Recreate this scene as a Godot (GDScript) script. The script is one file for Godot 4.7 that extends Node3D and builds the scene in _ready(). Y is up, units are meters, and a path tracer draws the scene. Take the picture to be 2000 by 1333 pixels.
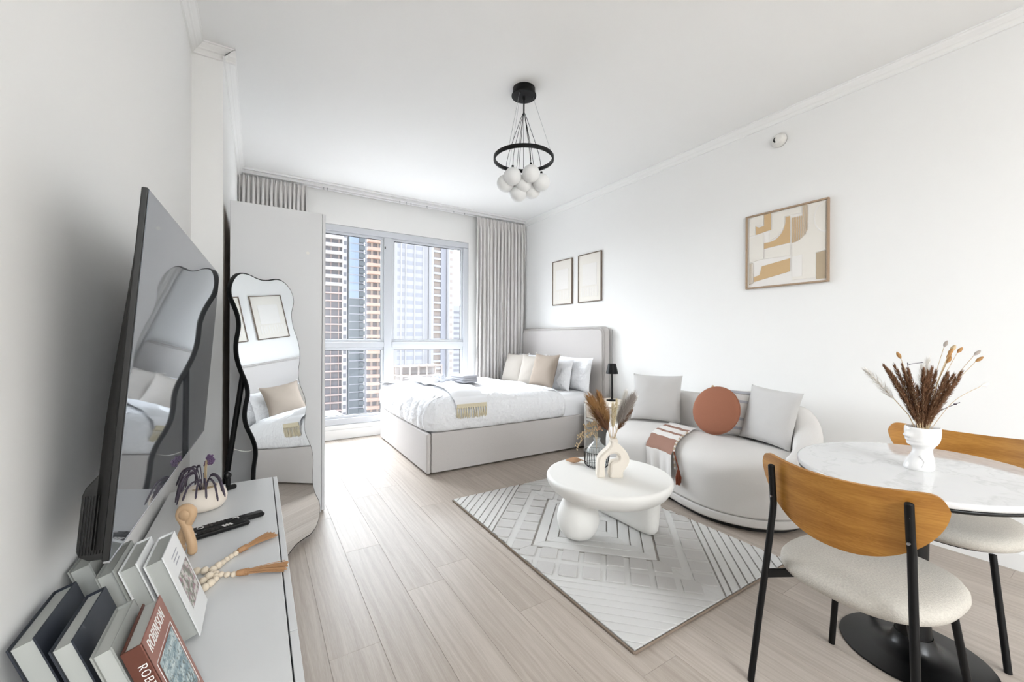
extends Node3D
# A white studio flat: bed under the window, curved sofa, dining corner, media console with a wavy floor mirror.
# Metres, y up; the window wall is at -z, the wall with the pictures at +x.

const XL := -0.333     # wall behind the television
const XR := 3.372      # wall with the pictures
const ZB := -5.13      # window wall
const ZF := 6.0        # wall behind the photographer
const CEIL := 2.915
const SHELF := 0.53    # top of the media console

var mats := {}
var counts := {}
var rng := RandomNumberGenerator.new()


func _ready() -> void:
	rng.seed = 7
	setup_camera()
	setup_light()
	make_materials()
	build_shell()
	build_window()
	build_outside()
	build_curtains()
	build_bed()
	build_bedside()
	build_sofa()
	build_rug()
	build_coffee_table()
	build_dining()
	build_wardrobe_mirror()
	build_console()
	build_wall_things()
	build_chandelier()
	build_fill_panels()


func setup_camera() -> void:
	var cam := Camera3D.new()
	cam.name = "camera"
	add_child(cam)
	var yaw := deg_to_rad(31.964)
	var roll := deg_to_rad(0.258)
	var b := Basis(Vector3(cos(yaw), 0, sin(yaw)), Vector3(0, 1, 0), Vector3(-sin(yaw), 0, cos(yaw)))
	b = b * Basis(Vector3(0, 0, 1), roll * ROLL_SIGN)
	cam.transform = Transform3D(b, Vector3(0, 1.2, 0))
	# a lens of 795.5 pixels whose axis meets the 2000 x 1333 frame 6 pixels above its middle
	cam.set_frustum(0.05 * 1333.0 / 795.5, Vector2(0, -0.05 * 6.0 / 795.5), 0.05, 900.0)
	cam.current = true


const ROLL_SIGN := 1.0


func setup_light() -> void:
	var env := Environment.new()
	env.background_mode = Environment.BG_SKY
	var sky := Sky.new()
	var sm := ProceduralSkyMaterial.new()
	# hazy white sky; a veiled sun glows over the towers, in front of the window
	sm.sky_top_color = Color(0.80, 0.87, 0.97)
	sm.sky_horizon_color = Color(0.93, 0.95, 0.98)
	sm.sky_curve = 0.25
	sm.ground_bottom_color = Color(0.62, 0.60, 0.57)
	sm.ground_horizon_color = Color(0.85, 0.86, 0.87)
	sm.sun_angle_max = 66.0
	sm.sun_curve = 1.2
	sm.energy_multiplier = 1.0
	sky.sky_material = sm
	env.sky = sky
	env.ambient_light_source = Environment.AMBIENT_SOURCE_SKY
	env.background_energy_multiplier = 1.0
	env.tonemap_mode = Environment.TONE_MAPPER_LINEAR
	env.tonemap_exposure = 3.08
	env.sdfgi_enabled = true
	env.ssao_enabled = true
	env.ssil_enabled = true
	var we := WorldEnvironment.new()
	we.name = "environment"
	we.environment = env
	add_child(we)
	# behind the haze it casts no shadows of its own: it is only the brightest part of the sky
	var sun := DirectionalLight3D.new()
	sun.name = "veiled_sun"
	sun.light_color = Color(0.945, 0.975, 1.0)
	sun.light_energy = 9.5
	sun.light_angular_distance = 0.6
	sun.shadow_enabled = true
	sun.sky_mode = DirectionalLight3D.SKY_MODE_SKY_ONLY
	sun.rotation_degrees = Vector3(-42, 200, 0)
	add_child(sun)


# ------------------------------------------------------------------ mesh building

class MB:
	var v := PackedVector3Array()
	var n := PackedVector3Array()
	var t := PackedVector2Array()
	var ix := PackedInt32Array()

	func tri_n(a: Vector3, b: Vector3, c: Vector3, na: Vector3, nb: Vector3, nc: Vector3) -> void:
		var k := v.size()
		v.append_array([a, b, c])
		n.append_array([na, nb, nc])
		t.append_array([Vector2(a.x, a.z), Vector2(b.x, b.z), Vector2(c.x, c.z)])
		ix.append_array([k, k + 2, k + 1])

	func tri(a: Vector3, b: Vector3, c: Vector3) -> void:
		var nn := (b - a).cross(c - a).normalized()
		tri_n(a, b, c, nn, nn, nn)

	# corners run counter-clockwise seen from outside
	func quad(a: Vector3, b: Vector3, c: Vector3, d: Vector3) -> void:
		var nn := (b - a).cross(c - a).normalized()
		quad_n(a, b, c, d, nn, nn, nn, nn)

	func quad_n(a: Vector3, b: Vector3, c: Vector3, d: Vector3, na: Vector3, nb: Vector3, nc: Vector3, nd: Vector3) -> void:
		var k := v.size()
		v.append_array([a, b, c, d])
		n.append_array([na, nb, nc, nd])
		t.append_array([Vector2(0, 1), Vector2(1, 1), Vector2(1, 0), Vector2(0, 0)])
		ix.append_array([k, k + 2, k + 1, k, k + 3, k + 2])

	# rows of points; normals come from the faces around each point
	func grid(rows: Array, wrap_row := false, flip := false) -> void:
		var nr := rows.size()
		var nc: int = rows[0].size()
		var base := v.size()
		var acc := PackedVector3Array()
		acc.resize(nr * nc)
		for i in nr - 1:
			for j in nc - 1:
				var a: Vector3 = rows[i][j]
				var b: Vector3 = rows[i][j + 1]
				var c: Vector3 = rows[i + 1][j + 1]
				var d: Vector3 = rows[i + 1][j]
				var fn := (c - a).cross(d - b)
				if flip:
					fn = -fn
				acc[i * nc + j] += fn
				acc[i * nc + j + 1] += fn
				acc[(i + 1) * nc + j + 1] += fn
				acc[(i + 1) * nc + j] += fn
				var k := base + i * nc + j
				if flip:
					ix.append_array([k, k + 1, k + nc + 1, k, k + nc + 1, k + nc])
				else:
					ix.append_array([k, k + nc + 1, k + 1, k, k + nc, k + nc + 1])
		if wrap_row:
			for i in nr:
				var s := acc[i * nc] + acc[i * nc + nc - 1]
				acc[i * nc] = s
				acc[i * nc + nc - 1] = s
		for i in nr:
			for j in nc:
				v.append(rows[i][j])
				n.append(acc[i * nc + j].normalized())
				t.append(Vector2(float(j) / (nc - 1), float(i) / (nr - 1)))

	# a box with rounded edges
	func box(c: Vector3, s: Vector3, bev := 0.0, b := Basis()) -> void:
		var h := s * 0.5
		bev = minf(bev, minf(h.x, minf(h.y, h.z)) * 0.98)
		var ax := [Vector3(1, 0, 0), Vector3(0, 1, 0), Vector3(0, 0, 1)]
		var corner := func(sg: Vector3, keep: int) -> Vector3:
			var p := sg * (h - Vector3.ONE * bev)
			p[keep] = sg[keep] * h[keep]
			return c + b * p
		for k in 3:
			var k1 := (k + 1) % 3
			var k2 := (k + 2) % 3
			for s0 in [-1.0, 1.0]:
				var pts := []
				for q in [[-1, -1], [1, -1], [1, 1], [-1, 1]]:
					var sg := Vector3.ZERO
					sg[k] = s0
					sg[k1] = q[0]
					sg[k2] = q[1]
					pts.append(corner.call(sg, k))
				if s0 < 0:
					pts.reverse()
				quad(pts[0], pts[1], pts[2], pts[3])
		if bev <= 0.0:
			return
		for k in 3:
			var k1 := (k + 1) % 3
			var k2 := (k + 2) % 3
			for a in [-1.0, 1.0]:
				for d in [-1.0, 1.0]:
					var sg0 := Vector3.ZERO
					sg0[k1] = a
					sg0[k2] = d
					var sgm := sg0
					sgm[k] = -1.0
					var sgp := sg0
					sgp[k] = 1.0
					var n1: Vector3 = b * (ax[k1] * a)
					var n2: Vector3 = b * (ax[k2] * d)
					var p0: Vector3 = corner.call(sgm, k1)
					var p1: Vector3 = corner.call(sgp, k1)
					var p2: Vector3 = corner.call(sgp, k2)
					var p3: Vector3 = corner.call(sgm, k2)
					if a * d > 0:
						quad_n(p0, p3, p2, p1, n1, n2, n2, n1)
					else:
						quad_n(p0, p1, p2, p3, n1, n1, n2, n2)
		for a in [-1.0, 1.0]:
			for d in [-1.0, 1.0]:
				for e in [-1.0, 1.0]:
					var sg := Vector3(a, d, e)
					var p: Vector3 = corner.call(sg, 0)
					var q: Vector3 = corner.call(sg, 1)
					var r: Vector3 = corner.call(sg, 2)
					if a * d * e > 0:
						tri_n(p, q, r, b * Vector3(a, 0, 0), b * Vector3(0, d, 0), b * Vector3(0, 0, e))
					else:
						tri_n(p, r, q, b * Vector3(a, 0, 0), b * Vector3(0, 0, e), b * Vector3(0, d, 0))

	func bx(x0: float, x1: float, y0: float, y1: float, z0: float, z1: float, bev := 0.0) -> void:
		box(Vector3((x0 + x1) / 2, (y0 + y1) / 2, (z0 + z1) / 2), Vector3(absf(x1 - x0), absf(y1 - y0), absf(z1 - z0)), bev)

	# a tube along a path; radius a number or one per point
	func tube(path: Array, radius, seg := 8, caps := true) -> void:
		var rows := []
		var m := path.size()
		var side := Vector3.ZERO
		for i in m:
			var p: Vector3 = path[i]
			var d: Vector3 = (path[mini(i + 1, m - 1)] - path[maxi(i - 1, 0)]).normalized()
			if i == 0:
				side = d.cross(Vector3(0.31, 0.87, 0.22)).normalized()
			else:
				side = (side - d * side.dot(d)).normalized()
			var up := d.cross(side)
			var r: float = radius if not radius is Array else radius[i]
			var row := []
			for k in seg + 1:
				var a := TAU * (k % seg) / seg
				row.append(p + (side * cos(a) + up * sin(a)) * r)
			rows.append(row)
		grid(rows, true)
		if caps:
			for e in [0, m - 1]:
				var row: Array = rows[e]
				for k in seg:
					if e == 0:
						tri(path[0], row[k + 1], row[k])
					else:
						tri(path[m - 1], row[k], row[k + 1])

	# profile of (radius, height) from the bottom up, turned round the y axis at c
	func lathe(profile: Array, seg := 32, c := Vector3.ZERO) -> void:
		var rows := []
		for p in profile:
			var row := []
			for k in seg + 1:
				var a := -TAU * (k % seg) / seg
				row.append(c + Vector3(cos(a) * p.x, p.y, sin(a) * p.x))
			rows.append(row)
		grid(rows, true)

	func ball(c: Vector3, r: Vector3, seg := 20, rings := 12) -> void:
		var rows := []
		for i in rings + 1:
			var a := PI * i / rings - PI / 2
			var row := []
			for k in seg + 1:
				var g := -TAU * (k % seg) / seg
				row.append(c + Vector3(cos(a) * cos(g) * r.x, sin(a) * r.y, cos(a) * sin(g) * r.z))
			rows.append(row)
		grid(rows, true)

	# a flat outline in the x-y plane given thickness along z (from z0 to z1), edges eased by bev
	func slab_xy(poly: PackedVector2Array, z0: float, z1: float, bev := 0.0, smooth := true) -> void:
		if Geometry2D.is_polygon_clockwise(poly):
			poly.reverse()
		var m := poly.size()
		var nrm := []
		for i in m:
			var e1 := (poly[i] - poly[(i + m - 1) % m]).normalized()
			var e2 := (poly[(i + 1) % m] - poly[i]).normalized()
			var w := Vector2(e1.y, -e1.x) + Vector2(e2.y, -e2.x)
			nrm.append(w.normalized())
		var inner := PackedVector2Array()
		for i in m:
			inner.append(poly[i] - nrm[i] * bev)
		var f := Geometry2D.triangulate_polygon(inner)
		for k in range(0, f.size(), 3):
			var a := inner[f[k]]
			var b := inner[f[k + 1]]
			var c := inner[f[k + 2]]
			if (b - a).cross(c - a) < 0:
				var s := b
				b = c
				c = s
			tri(Vector3(a.x, a.y, z1), Vector3(b.x, b.y, z1), Vector3(c.x, c.y, z1))
			tri(Vector3(a.x, a.y, z0), Vector3(c.x, c.y, z0), Vector3(b.x, b.y, z0))
		for i in m:
			var j := (i + 1) % m
			var e := (poly[j] - poly[i]).normalized()
			var fl := Vector3(e.y, -e.x, 0)
			var ni := Vector3(nrm[i].x, nrm[i].y, 0) if smooth else fl
			var nj := Vector3(nrm[j].x, nrm[j].y, 0) if smooth else fl
			var p := func(q: Vector2, z: float) -> Vector3: return Vector3(q.x, q.y, z)
			quad_n(p.call(poly[i], z0 + bev), p.call(poly[j], z0 + bev), p.call(poly[j], z1 - bev), p.call(poly[i], z1 - bev), ni, nj, nj, ni)
			if bev > 0:
				quad_n(p.call(poly[i], z1 - bev), p.call(poly[j], z1 - bev), p.call(inner[j], z1), p.call(inner[i], z1), ni, nj, Vector3(0, 0, 1), Vector3(0, 0, 1))
				quad_n(p.call(inner[i], z0), p.call(inner[j], z0), p.call(poly[j], z0 + bev), p.call(poly[i], z0 + bev), Vector3(0, 0, -1), Vector3(0, 0, -1), nj, ni)

	# outline in x-z lofted through (inset, y) steps, then closed over the middle; bump moves points about
	func loft(outline: PackedVector2Array, steps: Array, mid: Vector2, inner_rings := 5, bump = null) -> void:
		if not Geometry2D.is_polygon_clockwise(outline):
			outline = outline.duplicate()
			outline.reverse()
		var m := outline.size()
		var nrm := []
		for i in m:
			var e1 := (outline[i] - outline[(i + m - 1) % m]).normalized()
			var e2 := (outline[(i + 1) % m] - outline[i]).normalized()
			nrm.append((Vector2(e1.y, -e1.x) + Vector2(e2.y, -e2.x)).normalized())
		# clockwise in (x, z) as Geometry2D sees it: the outward side is the other one
		var rows := []
		var last := []
		for s in steps:
			var row := []
			last = []
			for i in m + 1:
				var q: Vector2 = outline[i % m] + nrm[i % m] * s[0]
				last.append(q)
				row.append(Vector3(q.x, s[1], q.y))
			rows.append(row)
		var y: float = steps[steps.size() - 1][1]
		var crown: float = steps[steps.size() - 1][2] if steps[steps.size() - 1].size() > 2 else 0.0
		for k in inner_rings:
			var f := 1.0 - float(k + 1) / inner_rings
			var row := []
			for i in m + 1:
				var q: Vector2 = mid + (last[i] - mid) * maxf(f, 0.001)
				row.append(Vector3(q.x, y + crown * (1.0 - f * f), q.y))
			rows.append(row)
		if bump != null:
			for r in rows:
				for i in r.size():
					r[i] = bump.call(r[i])
		grid(rows, true, false)

	func add(o: MB, x: Transform3D) -> void:
		var k := v.size()
		for p in o.v:
			v.append(x * p)
		for p in o.n:
			n.append((x.basis * p).normalized())
		t.append_array(o.t)
		for i in o.ix:
			ix.append(i + k)

	func mesh() -> ArrayMesh:
		var a := []
		a.resize(Mesh.ARRAY_MAX)
		a[Mesh.ARRAY_VERTEX] = v
		a[Mesh.ARRAY_NORMAL] = n
		a[Mesh.ARRAY_TEX_UV] = t
		a[Mesh.ARRAY_INDEX] = ix
		var m := ArrayMesh.new()
		m.add_surface_from_arrays(Mesh.PRIMITIVE_TRIANGLES, a)
		return m


func numbered(called: String) -> String:
	counts[called] = counts.get(called, -1) + 1
	return called if counts[called] == 0 else "%s_%03d" % [called, counts[called]]


func tag(o: Node3D, label: String, category: String, group := "") -> Node3D:
	o.set_meta("label", label)
	o.set_meta("category", category)
	if group:
		o.set_meta("group", group)
	return o


# a Node3D at a thing's base whose children are its parts
func thing(called: String, label: String, category: String, at := Vector3.ZERO, turn := 0.0, group := "") -> Node3D:
	var o := Node3D.new()
	o.name = numbered(called)
	add_child(o)
	o.position = at
	o.rotation.y = turn
	tag(o, label, category, group)
	return o


# one named mesh
func obj(called: String, shape, m: Material, parent: Node3D = null) -> MeshInstance3D:
	var o := MeshInstance3D.new()
	o.mesh = shape.mesh() if shape is MB else shape
	o.material_override = m
	if parent == null:
		o.name = numbered(called)
		add_child(o)
	else:
		o.name = called
		parent.add_child(o, true)
	return o


func struct(called: String, shape, m: Material, parent: Node3D = null) -> MeshInstance3D:
	var o := obj(called, shape, m, parent)
	o.set_meta("kind", "structure")
	return o


func smooth_path(pts: Array, per := 8, closed := false) -> Array:
	var out := []
	var m := pts.size()
	for i in (m if closed else m - 1):
		var p0 = pts[(i - 1 + m) % m] if closed else pts[maxi(i - 1, 0)]
		var p1 = pts[i]
		var p2 = pts[(i + 1) % m]
		var p3 = pts[(i + 2) % m] if closed else pts[mini(i + 2, m - 1)]
		for k in per:
			out.append(p1.cubic_interpolate(p2, p0, p3, float(k) / per))
	if not closed:
		out.append(pts[m - 1])
	return out


func outline2(pts: Array, per := 6) -> PackedVector2Array:
	return PackedVector2Array(smooth_path(pts, per, true))


func round_rect(x0: float, x1: float, y0: float, y1: float, r: float, seg := 6) -> PackedVector2Array:
	var p := PackedVector2Array()
	for q in [[x1 - r, y1 - r, 0.0], [x0 + r, y1 - r, 0.5], [x0 + r, y0 + r, 1.0], [x1 - r, y0 + r, 1.5]]:
		for k in seg + 1:
			var a: float = PI * (q[2] + 0.5 * k / seg)
			p.append(Vector2(q[0] + cos(a) * r, q[1] + sin(a) * r))
	return p


# ------------------------------------------------------------------ materials

func mat(called: String, c: Color, rough := 0.7, metal := 0.0, spec := 0.5) -> StandardMaterial3D:
	var m := StandardMaterial3D.new()
	m.resource_name = called
	m.albedo_color = c
	m.roughness = rough
	m.metallic = metal
	m.metallic_specular = spec
	mats[called] = m
	return m


func noise(freq: float, seed_: int, oct := 3, type := FastNoiseLite.TYPE_SIMPLEX_SMOOTH) -> FastNoiseLite:
	var f := FastNoiseLite.new()
	f.noise_type = type
	f.frequency = freq
	f.seed = seed_
	f.fractal_octaves = oct
	return f


func noise_tex(freq: float, seed_: int, size := 256, lo := Color.BLACK, hi := Color.WHITE, oct := 3) -> NoiseTexture2D:
	var t := NoiseTexture2D.new()
	t.width = size
	t.height = size
	t.seamless = true
	t.noise = noise(freq, seed_, oct)
	var g := Gradient.new()
	g.set_color(0, lo)
	g.set_color(1, hi)
	t.color_ramp = g
	return t


# cloth: a fine relief and a mottled thread colour, mapped by position
func cloth(called: String, c: Color, scale := 6.0, relief := 0.06, vary := 0.05, rough := 0.95) -> StandardMaterial3D:
	var m := mat(called, Color.WHITE, rough, 0.0, 0.3)
	m.albedo_texture = noise_tex(0.11, hash(called) % 1000, 256, c.darkened(vary), c.lightened(vary * 0.5), 4)
	m.uv1_triplanar = true
	m.uv1_scale = Vector3.ONE * scale
	m.heightmap_enabled = true
	m.heightmap_texture = noise_tex(0.25, hash(called) % 997 + 3, 256, Color.BLACK, Color.WHITE, 2)
	m.heightmap_scale = relief
	return m


func picture(w: int, h: int, f: Callable) -> ImageTexture:
	var b := PackedByteArray()
	b.resize(w * h * 3)
	var k := 0
	for y in h:
		for x in w:
			var c: Color = f.call(x, y)
			b[k] = int(clampf(c.r, 0, 1) * 255)
			b[k + 1] = int(clampf(c.g, 0, 1) * 255)
			b[k + 2] = int(clampf(c.b, 0, 1) * 255)
			k += 3
	return ImageTexture.create_from_image(Image.create_from_data(w, h, false, Image.FORMAT_RGB8, b))


func make_materials() -> void:
	mat("wall_paint", Color(0.952, 0.948, 0.94), 0.85, 0.0, 0.3)
	mat("ceiling_paint", Color(0.965, 0.962, 0.955), 0.9, 0.0, 0.3)
	mat("trim_paint", Color(0.95, 0.948, 0.943), 0.5)
	mat("window_frame", Color(0.82, 0.83, 0.85), 0.4)
	mat("gasket", Color(0.12, 0.12, 0.13), 0.6)
	var g := mat("glass", Color(1, 1, 1, 0.03), 0.02)
	g.transparency = BaseMaterial3D.TRANSPARENCY_ALPHA
	mat("white_lacquer", Color(0.86, 0.86, 0.858), 0.3)
	mat("wardrobe_white", Color(0.85, 0.85, 0.853), 0.42)
	mat("black_metal", Color(0.02, 0.02, 0.023), 0.5, 0.0, 0.35)
	mat("black_satin", Color(0.015, 0.015, 0.018), 0.3, 0.0, 0.4)
	mat("black_plastic", Color(0.055, 0.05, 0.047), 0.45)
	mat("screen", Color(0.56, 0.575, 0.60), 0.03, 0.75)
	mat("mirror", Color(0.95, 0.96, 0.965), 0.0, 1.0)
	mat("steel", Color(0.7, 0.7, 0.71), 0.3, 1.0)
	mat("white_ceramic", Color(0.93, 0.925, 0.92), 0.22)
	mat("matte_white", Color(0.93, 0.922, 0.905), 0.55)
	mat("sand_ceramic", Color(0.90, 0.865, 0.815), 0.7)
	mat("cream_ceramic", Color(0.93, 0.885, 0.83), 0.75)
	mat("globe_glass", Color(0.93, 0.93, 0.925), 0.4)
	mat("white_plastic", Color(0.90, 0.89, 0.87), 0.5)
	cloth("bed_fabric", Color(0.80, 0.78, 0.768), 5.0, 0.05)
	cloth("linen_white", Color(0.93, 0.93, 0.937), 4.0, 0.04, 0.015)
	var dv := cloth("duvet_cotton", Color(0.93, 0.93, 0.937), 1.25, 1.6, 0.012)
	dv.heightmap_texture = noise_tex(0.016, 91, 512, Color.BLACK, Color.WHITE, 5)
	cloth("curtain_cloth", Color(0.91, 0.895, 0.885), 7.0, 0.05, 0.03)
	mats.curtain_cloth.backlight = Color(0.35, 0.345, 0.34)
	cloth("sofa_boucle", Color(0.865, 0.85, 0.835), 9.0, 0.12, 0.04)
	cloth("cushion_linen", Color(0.80, 0.79, 0.78), 9.0, 0.07, 0.05)
	cloth("terracotta", Color(0.62, 0.405, 0.315), 9.0, 0.07, 0.10)
	cloth("throw_cream", Color(0.91, 0.895, 0.88), 9.0, 0.12, 0.04)
	cloth("throw_rust", Color(0.70, 0.53, 0.46), 14.0, 0.2, 0.25)
	cloth("tassel_rust", Color(0.50, 0.25, 0.16), 12.0, 0.1, 0.2)
	cloth("fringe_cream", Color(0.90, 0.855, 0.745), 12.0, 0.1, 0.08)
	cloth("silver_cushion", Color(0.73, 0.70, 0.665), 10.0, 0.1, 0.10)
	cloth("taupe_cushion", Color(0.64, 0.585, 0.535), 10.0, 0.1, 0.14)
	cloth("towel_grey", Color(0.74, 0.74, 0.765), 14.0, 0.15, 0.05)
	cloth("towel_white", Color(0.92, 0.93, 0.96), 14.0, 0.15, 0.04)
	cloth("seat_fabric", Color(0.79, 0.765, 0.725), 5.0, 0.22, 0.13)
	cloth("rug_pile", Color(0.93, 0.92, 0.905), 12.0, 0.30, 0.03)
	cloth("rug_ground", Color(0.80, 0.775, 0.75), 12.0, 0.25, 0.06)
	cloth("rug_binding", Color(0.60, 0.53, 0.47), 12.0, 0.2, 0.12)
	cloth("pile_beige", Color(0.90, 0.885, 0.87), 12.0, 0.35, 0.05)
	mat("pampas_brown", Color(0.50, 0.365, 0.275), 0.95, 0.0, 0.2)
	mat("pampas_gold", Color(0.66, 0.50, 0.33), 0.95, 0.0, 0.2)
	mat("pampas_cream", Color(0.90, 0.84, 0.70), 0.95, 0.0, 0.2)
	mat("pampas_grey", Color(0.66, 0.62, 0.59), 0.95, 0.0, 0.2)
	mat("pampas_white", Color(0.90, 0.88, 0.85), 0.95, 0.0, 0.2)
	mat("dried_straw", Color(0.78, 0.69, 0.56), 0.9, 0.0, 0.2)
	mat("dried_leaf", Color(0.76, 0.61, 0.49), 0.9, 0.0, 0.2)
	mat("lavender", Color(0.33, 0.30, 0.34), 0.95, 0.0, 0.2)
	mat("lavender_bud", Color(0.42, 0.34, 0.45), 0.95, 0.0, 0.2)
	mat("bead_wood", Color(0.87, 0.81, 0.725), 0.6)
	mat("tassel_jute", Color(0.72, 0.555, 0.41), 0.9, 0.0, 0.2)
	mat("ash_wood", Color(0.80, 0.665, 0.52), 0.55)
	mat("page_paper", Color(0.70, 0.705, 0.685), 0.9, 0.0, 0.2)
	mat("book_navy", Color(0.13, 0.15, 0.19), 0.55)
	mat("book_grey", Color(0.60, 0.605, 0.585), 0.7)
	mat("book_white", Color(0.90, 0.90, 0.895), 0.5)
	mat("book_brown", Color(0.34, 0.165, 0.10), 0.5)
	mat("book_cover_brown", Color(0.58, 0.385, 0.335), 0.45)
	mat("print_white", Color(0.90, 0.89, 0.88), 0.6)
	mat("frame_wood", Color(0.66, 0.565, 0.47), 0.6)
	mat("frame_walnut", Color(0.47, 0.415, 0.365), 0.6)
	mat("paper_cream", Color(0.92, 0.90, 0.865), 0.85)
	mat("kraft", Color(0.81, 0.69, 0.525), 0.9)
	mat("kraft_grey", Color(0.73, 0.66, 0.56), 0.9)
	mat("relief_white", Color(0.93, 0.915, 0.895), 0.85)
	wood("oak_back", Color(0.735, 0.525, 0.235), Color(0.58, 0.37, 0.125), 11, Vector2(1, 1))
	mats.oak_back.roughness = 0.42
	for k in 6:
		var d: float = [0.0, 0.012, -0.010, 0.018, -0.018, 0.005][k]
		wood("floor_%d" % k, Color(0.715 + d, 0.672 + d, 0.63 + d), Color(0.615 + d, 0.565 + d, 0.52 + d), 20 + k, Vector2(1, 1))
		mats["floor_%d" % k].roughness = 0.42
	marble()


# grain running along v of the texture
func wood(called: String, light: Color, dark: Color, seed_: int, sc: Vector2) -> void:
	var n1 := noise(0.02, seed_, 3)
	var n2 := noise(0.09, seed_ + 50, 2)
	var m := mat(called, Color.WHITE, 0.5)
	m.albedo_texture = picture(160, 640, func(x, y):
		var wob: float = n1.get_noise_2d(x * 0.8, y * 0.12) * 26.0
		var a: float = n1.get_noise_2d(x * 2.2 + wob, y * 0.07)
		var b: float = n2.get_noise_2d(x * 7.0 + wob * 2.0, y * 0.16)
		var k: float = clampf(0.38 + 0.55 * a + 0.38 * b, 0, 1)
		return light.lerp(dark, k))
	m.uv1_scale = Vector3(sc.x, sc.y, 1)


func marble() -> void:
	var n1 := noise(0.006, 5, 4)
	var n2 := noise(0.02, 9, 4)
	var m := mat("marble", Color.WHITE, 0.06)
	m.albedo_texture = picture(512, 512, func(x, y):
		var w: float = n2.get_noise_2d(x, y) * 50.0
		var a: float = absf(n1.get_noise_2d(x * 0.7 + y * 0.9 + w, (x - y) * 0.35 + w * 0.4))
		var k: float = pow(1.0 - clampf(a * 5.0, 0, 1), 3.0) * 0.32 + 0.10 * (0.5 + 0.5 * n2.get_noise_2d(x * 0.5, y * 0.5))
		return Color(0.845, 0.842, 0.84).lerp(Color(0.68, 0.672, 0.665), clampf(k, 0, 1)))
	m.uv1_triplanar = true
	m.uv1_scale = Vector3.ONE * 1.0


# ------------------------------------------------------------------ the room

func build_shell() -> void:
	var m := MB.new()
	m.bx(XL - 0.2, XR + 0.2, -0.25, -0.013, ZB - 0.25, ZF + 0.2)
	var fl := struct("floor", m, mats.rug_ground)
	var w := 0.187
	var ln := 1.29
	var i := 0
	var x := XL
	while x < XR - 0.005:
		var x1 := minf(x + w, XR)
		var z := ZB - fposmod(i * 0.43 + 0.17 * (i % 3), 1.0) * ln
		while z < ZF:
			var z0 := maxf(z, ZB)
			var z1 := minf(z + ln, ZF)
			if z1 - z0 > 0.02:
				var p := MB.new()
				plank(p, x + 0.0002, x1 - 0.0002, z0 + 0.0002, z1 - 0.0002, (z0 - z) / ln, (z1 - z) / ln)
				obj("plank", p, mats["floor_%d" % rng.randi_range(0, 5)], fl)
			z += ln
		x = x1
		i += 1
	m = MB.new()
	m.bx(XL - 0.2, XR + 0.2, CEIL, CEIL + 0.25, ZB - 0.25, ZF + 0.2)
	struct("ceiling", m, mats.ceiling_paint)
	m = MB.new()
	m.bx(XL - 0.2, XL, 0, CEIL, ZB, ZF)
	struct("wall_left", m, mats.wall_paint)
	m = MB.new()
	m.bx(XL, -0.182, 0, CEIL, ZB, -3.0)
	struct("wall_left_pier", m, mats.wall_paint)
	m = MB.new()
	m.bx(XR, XR + 0.2, 0, CEIL, ZB, ZF)
	struct("wall_right", m, mats.wall_paint)
	m = MB.new()
	m.bx(XL - 0.2, XR + 0.2, 0, CEIL, ZF, ZF + 0.2)
	struct("wall_front", m, mats.wall_paint)
	m = MB.new()
	m.bx(XL - 0.2, WX0, 0, CEIL, ZB - 0.25, ZB)
	m.bx(WX1, XR + 0.2, 0, CEIL, ZB - 0.25, ZB)
	m.bx(WX0, WX1, WY1, CEIL, ZB - 0.25, ZB)
	m.bx(WX0, WX1, 0, WY0, ZB - 0.25, ZB)
	struct("wall_back", m, mats.wall_paint)
	# skirting
	m = MB.new()
	skirting(m, Vector3(XR, 0, ZB), Vector3(XR, 0, ZF), Vector3(-1, 0, 0))
	struct("baseboard_right", m, mats.trim_paint)
	m = MB.new()
	skirting(m, Vector3(XL, 0, -3.0), Vector3(XL, 0, ZF), Vector3(1, 0, 0))
	struct("baseboard_left", m, mats.trim_paint)
	m = MB.new()
	skirting(m, Vector3(WX1 + 0.03, 0, ZB), Vector3(XR, 0, ZB), Vector3(0, 0, 1))
	struct("baseboard_back", m, mats.trim_paint)
	# stepped cornice under the ceiling
	for q in [["trim_1", Vector3(XR, CEIL, ZB), Vector3(XR, CEIL, ZF), Vector3(-1, 0, 0)],
			["trim_2", Vector3(XL, CEIL, -3.0), Vector3(XL, CEIL, ZF), Vector3(1, 0, 0)],
			["trim_3", Vector3(XL, CEIL, -3.0), Vector3(-0.182 + 0.062, CEIL, -3.0), Vector3(0, 0, 1)],
			["trim_4", Vector3(-0.182, CEIL, ZB), Vector3(-0.182, CEIL, -3.0 + 0.062), Vector3(1, 0, 0)]]:
		m = MB.new()
		cornice(m, q[1], q[2], q[3])
		struct(q[0], m, mats.wall_paint)


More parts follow.
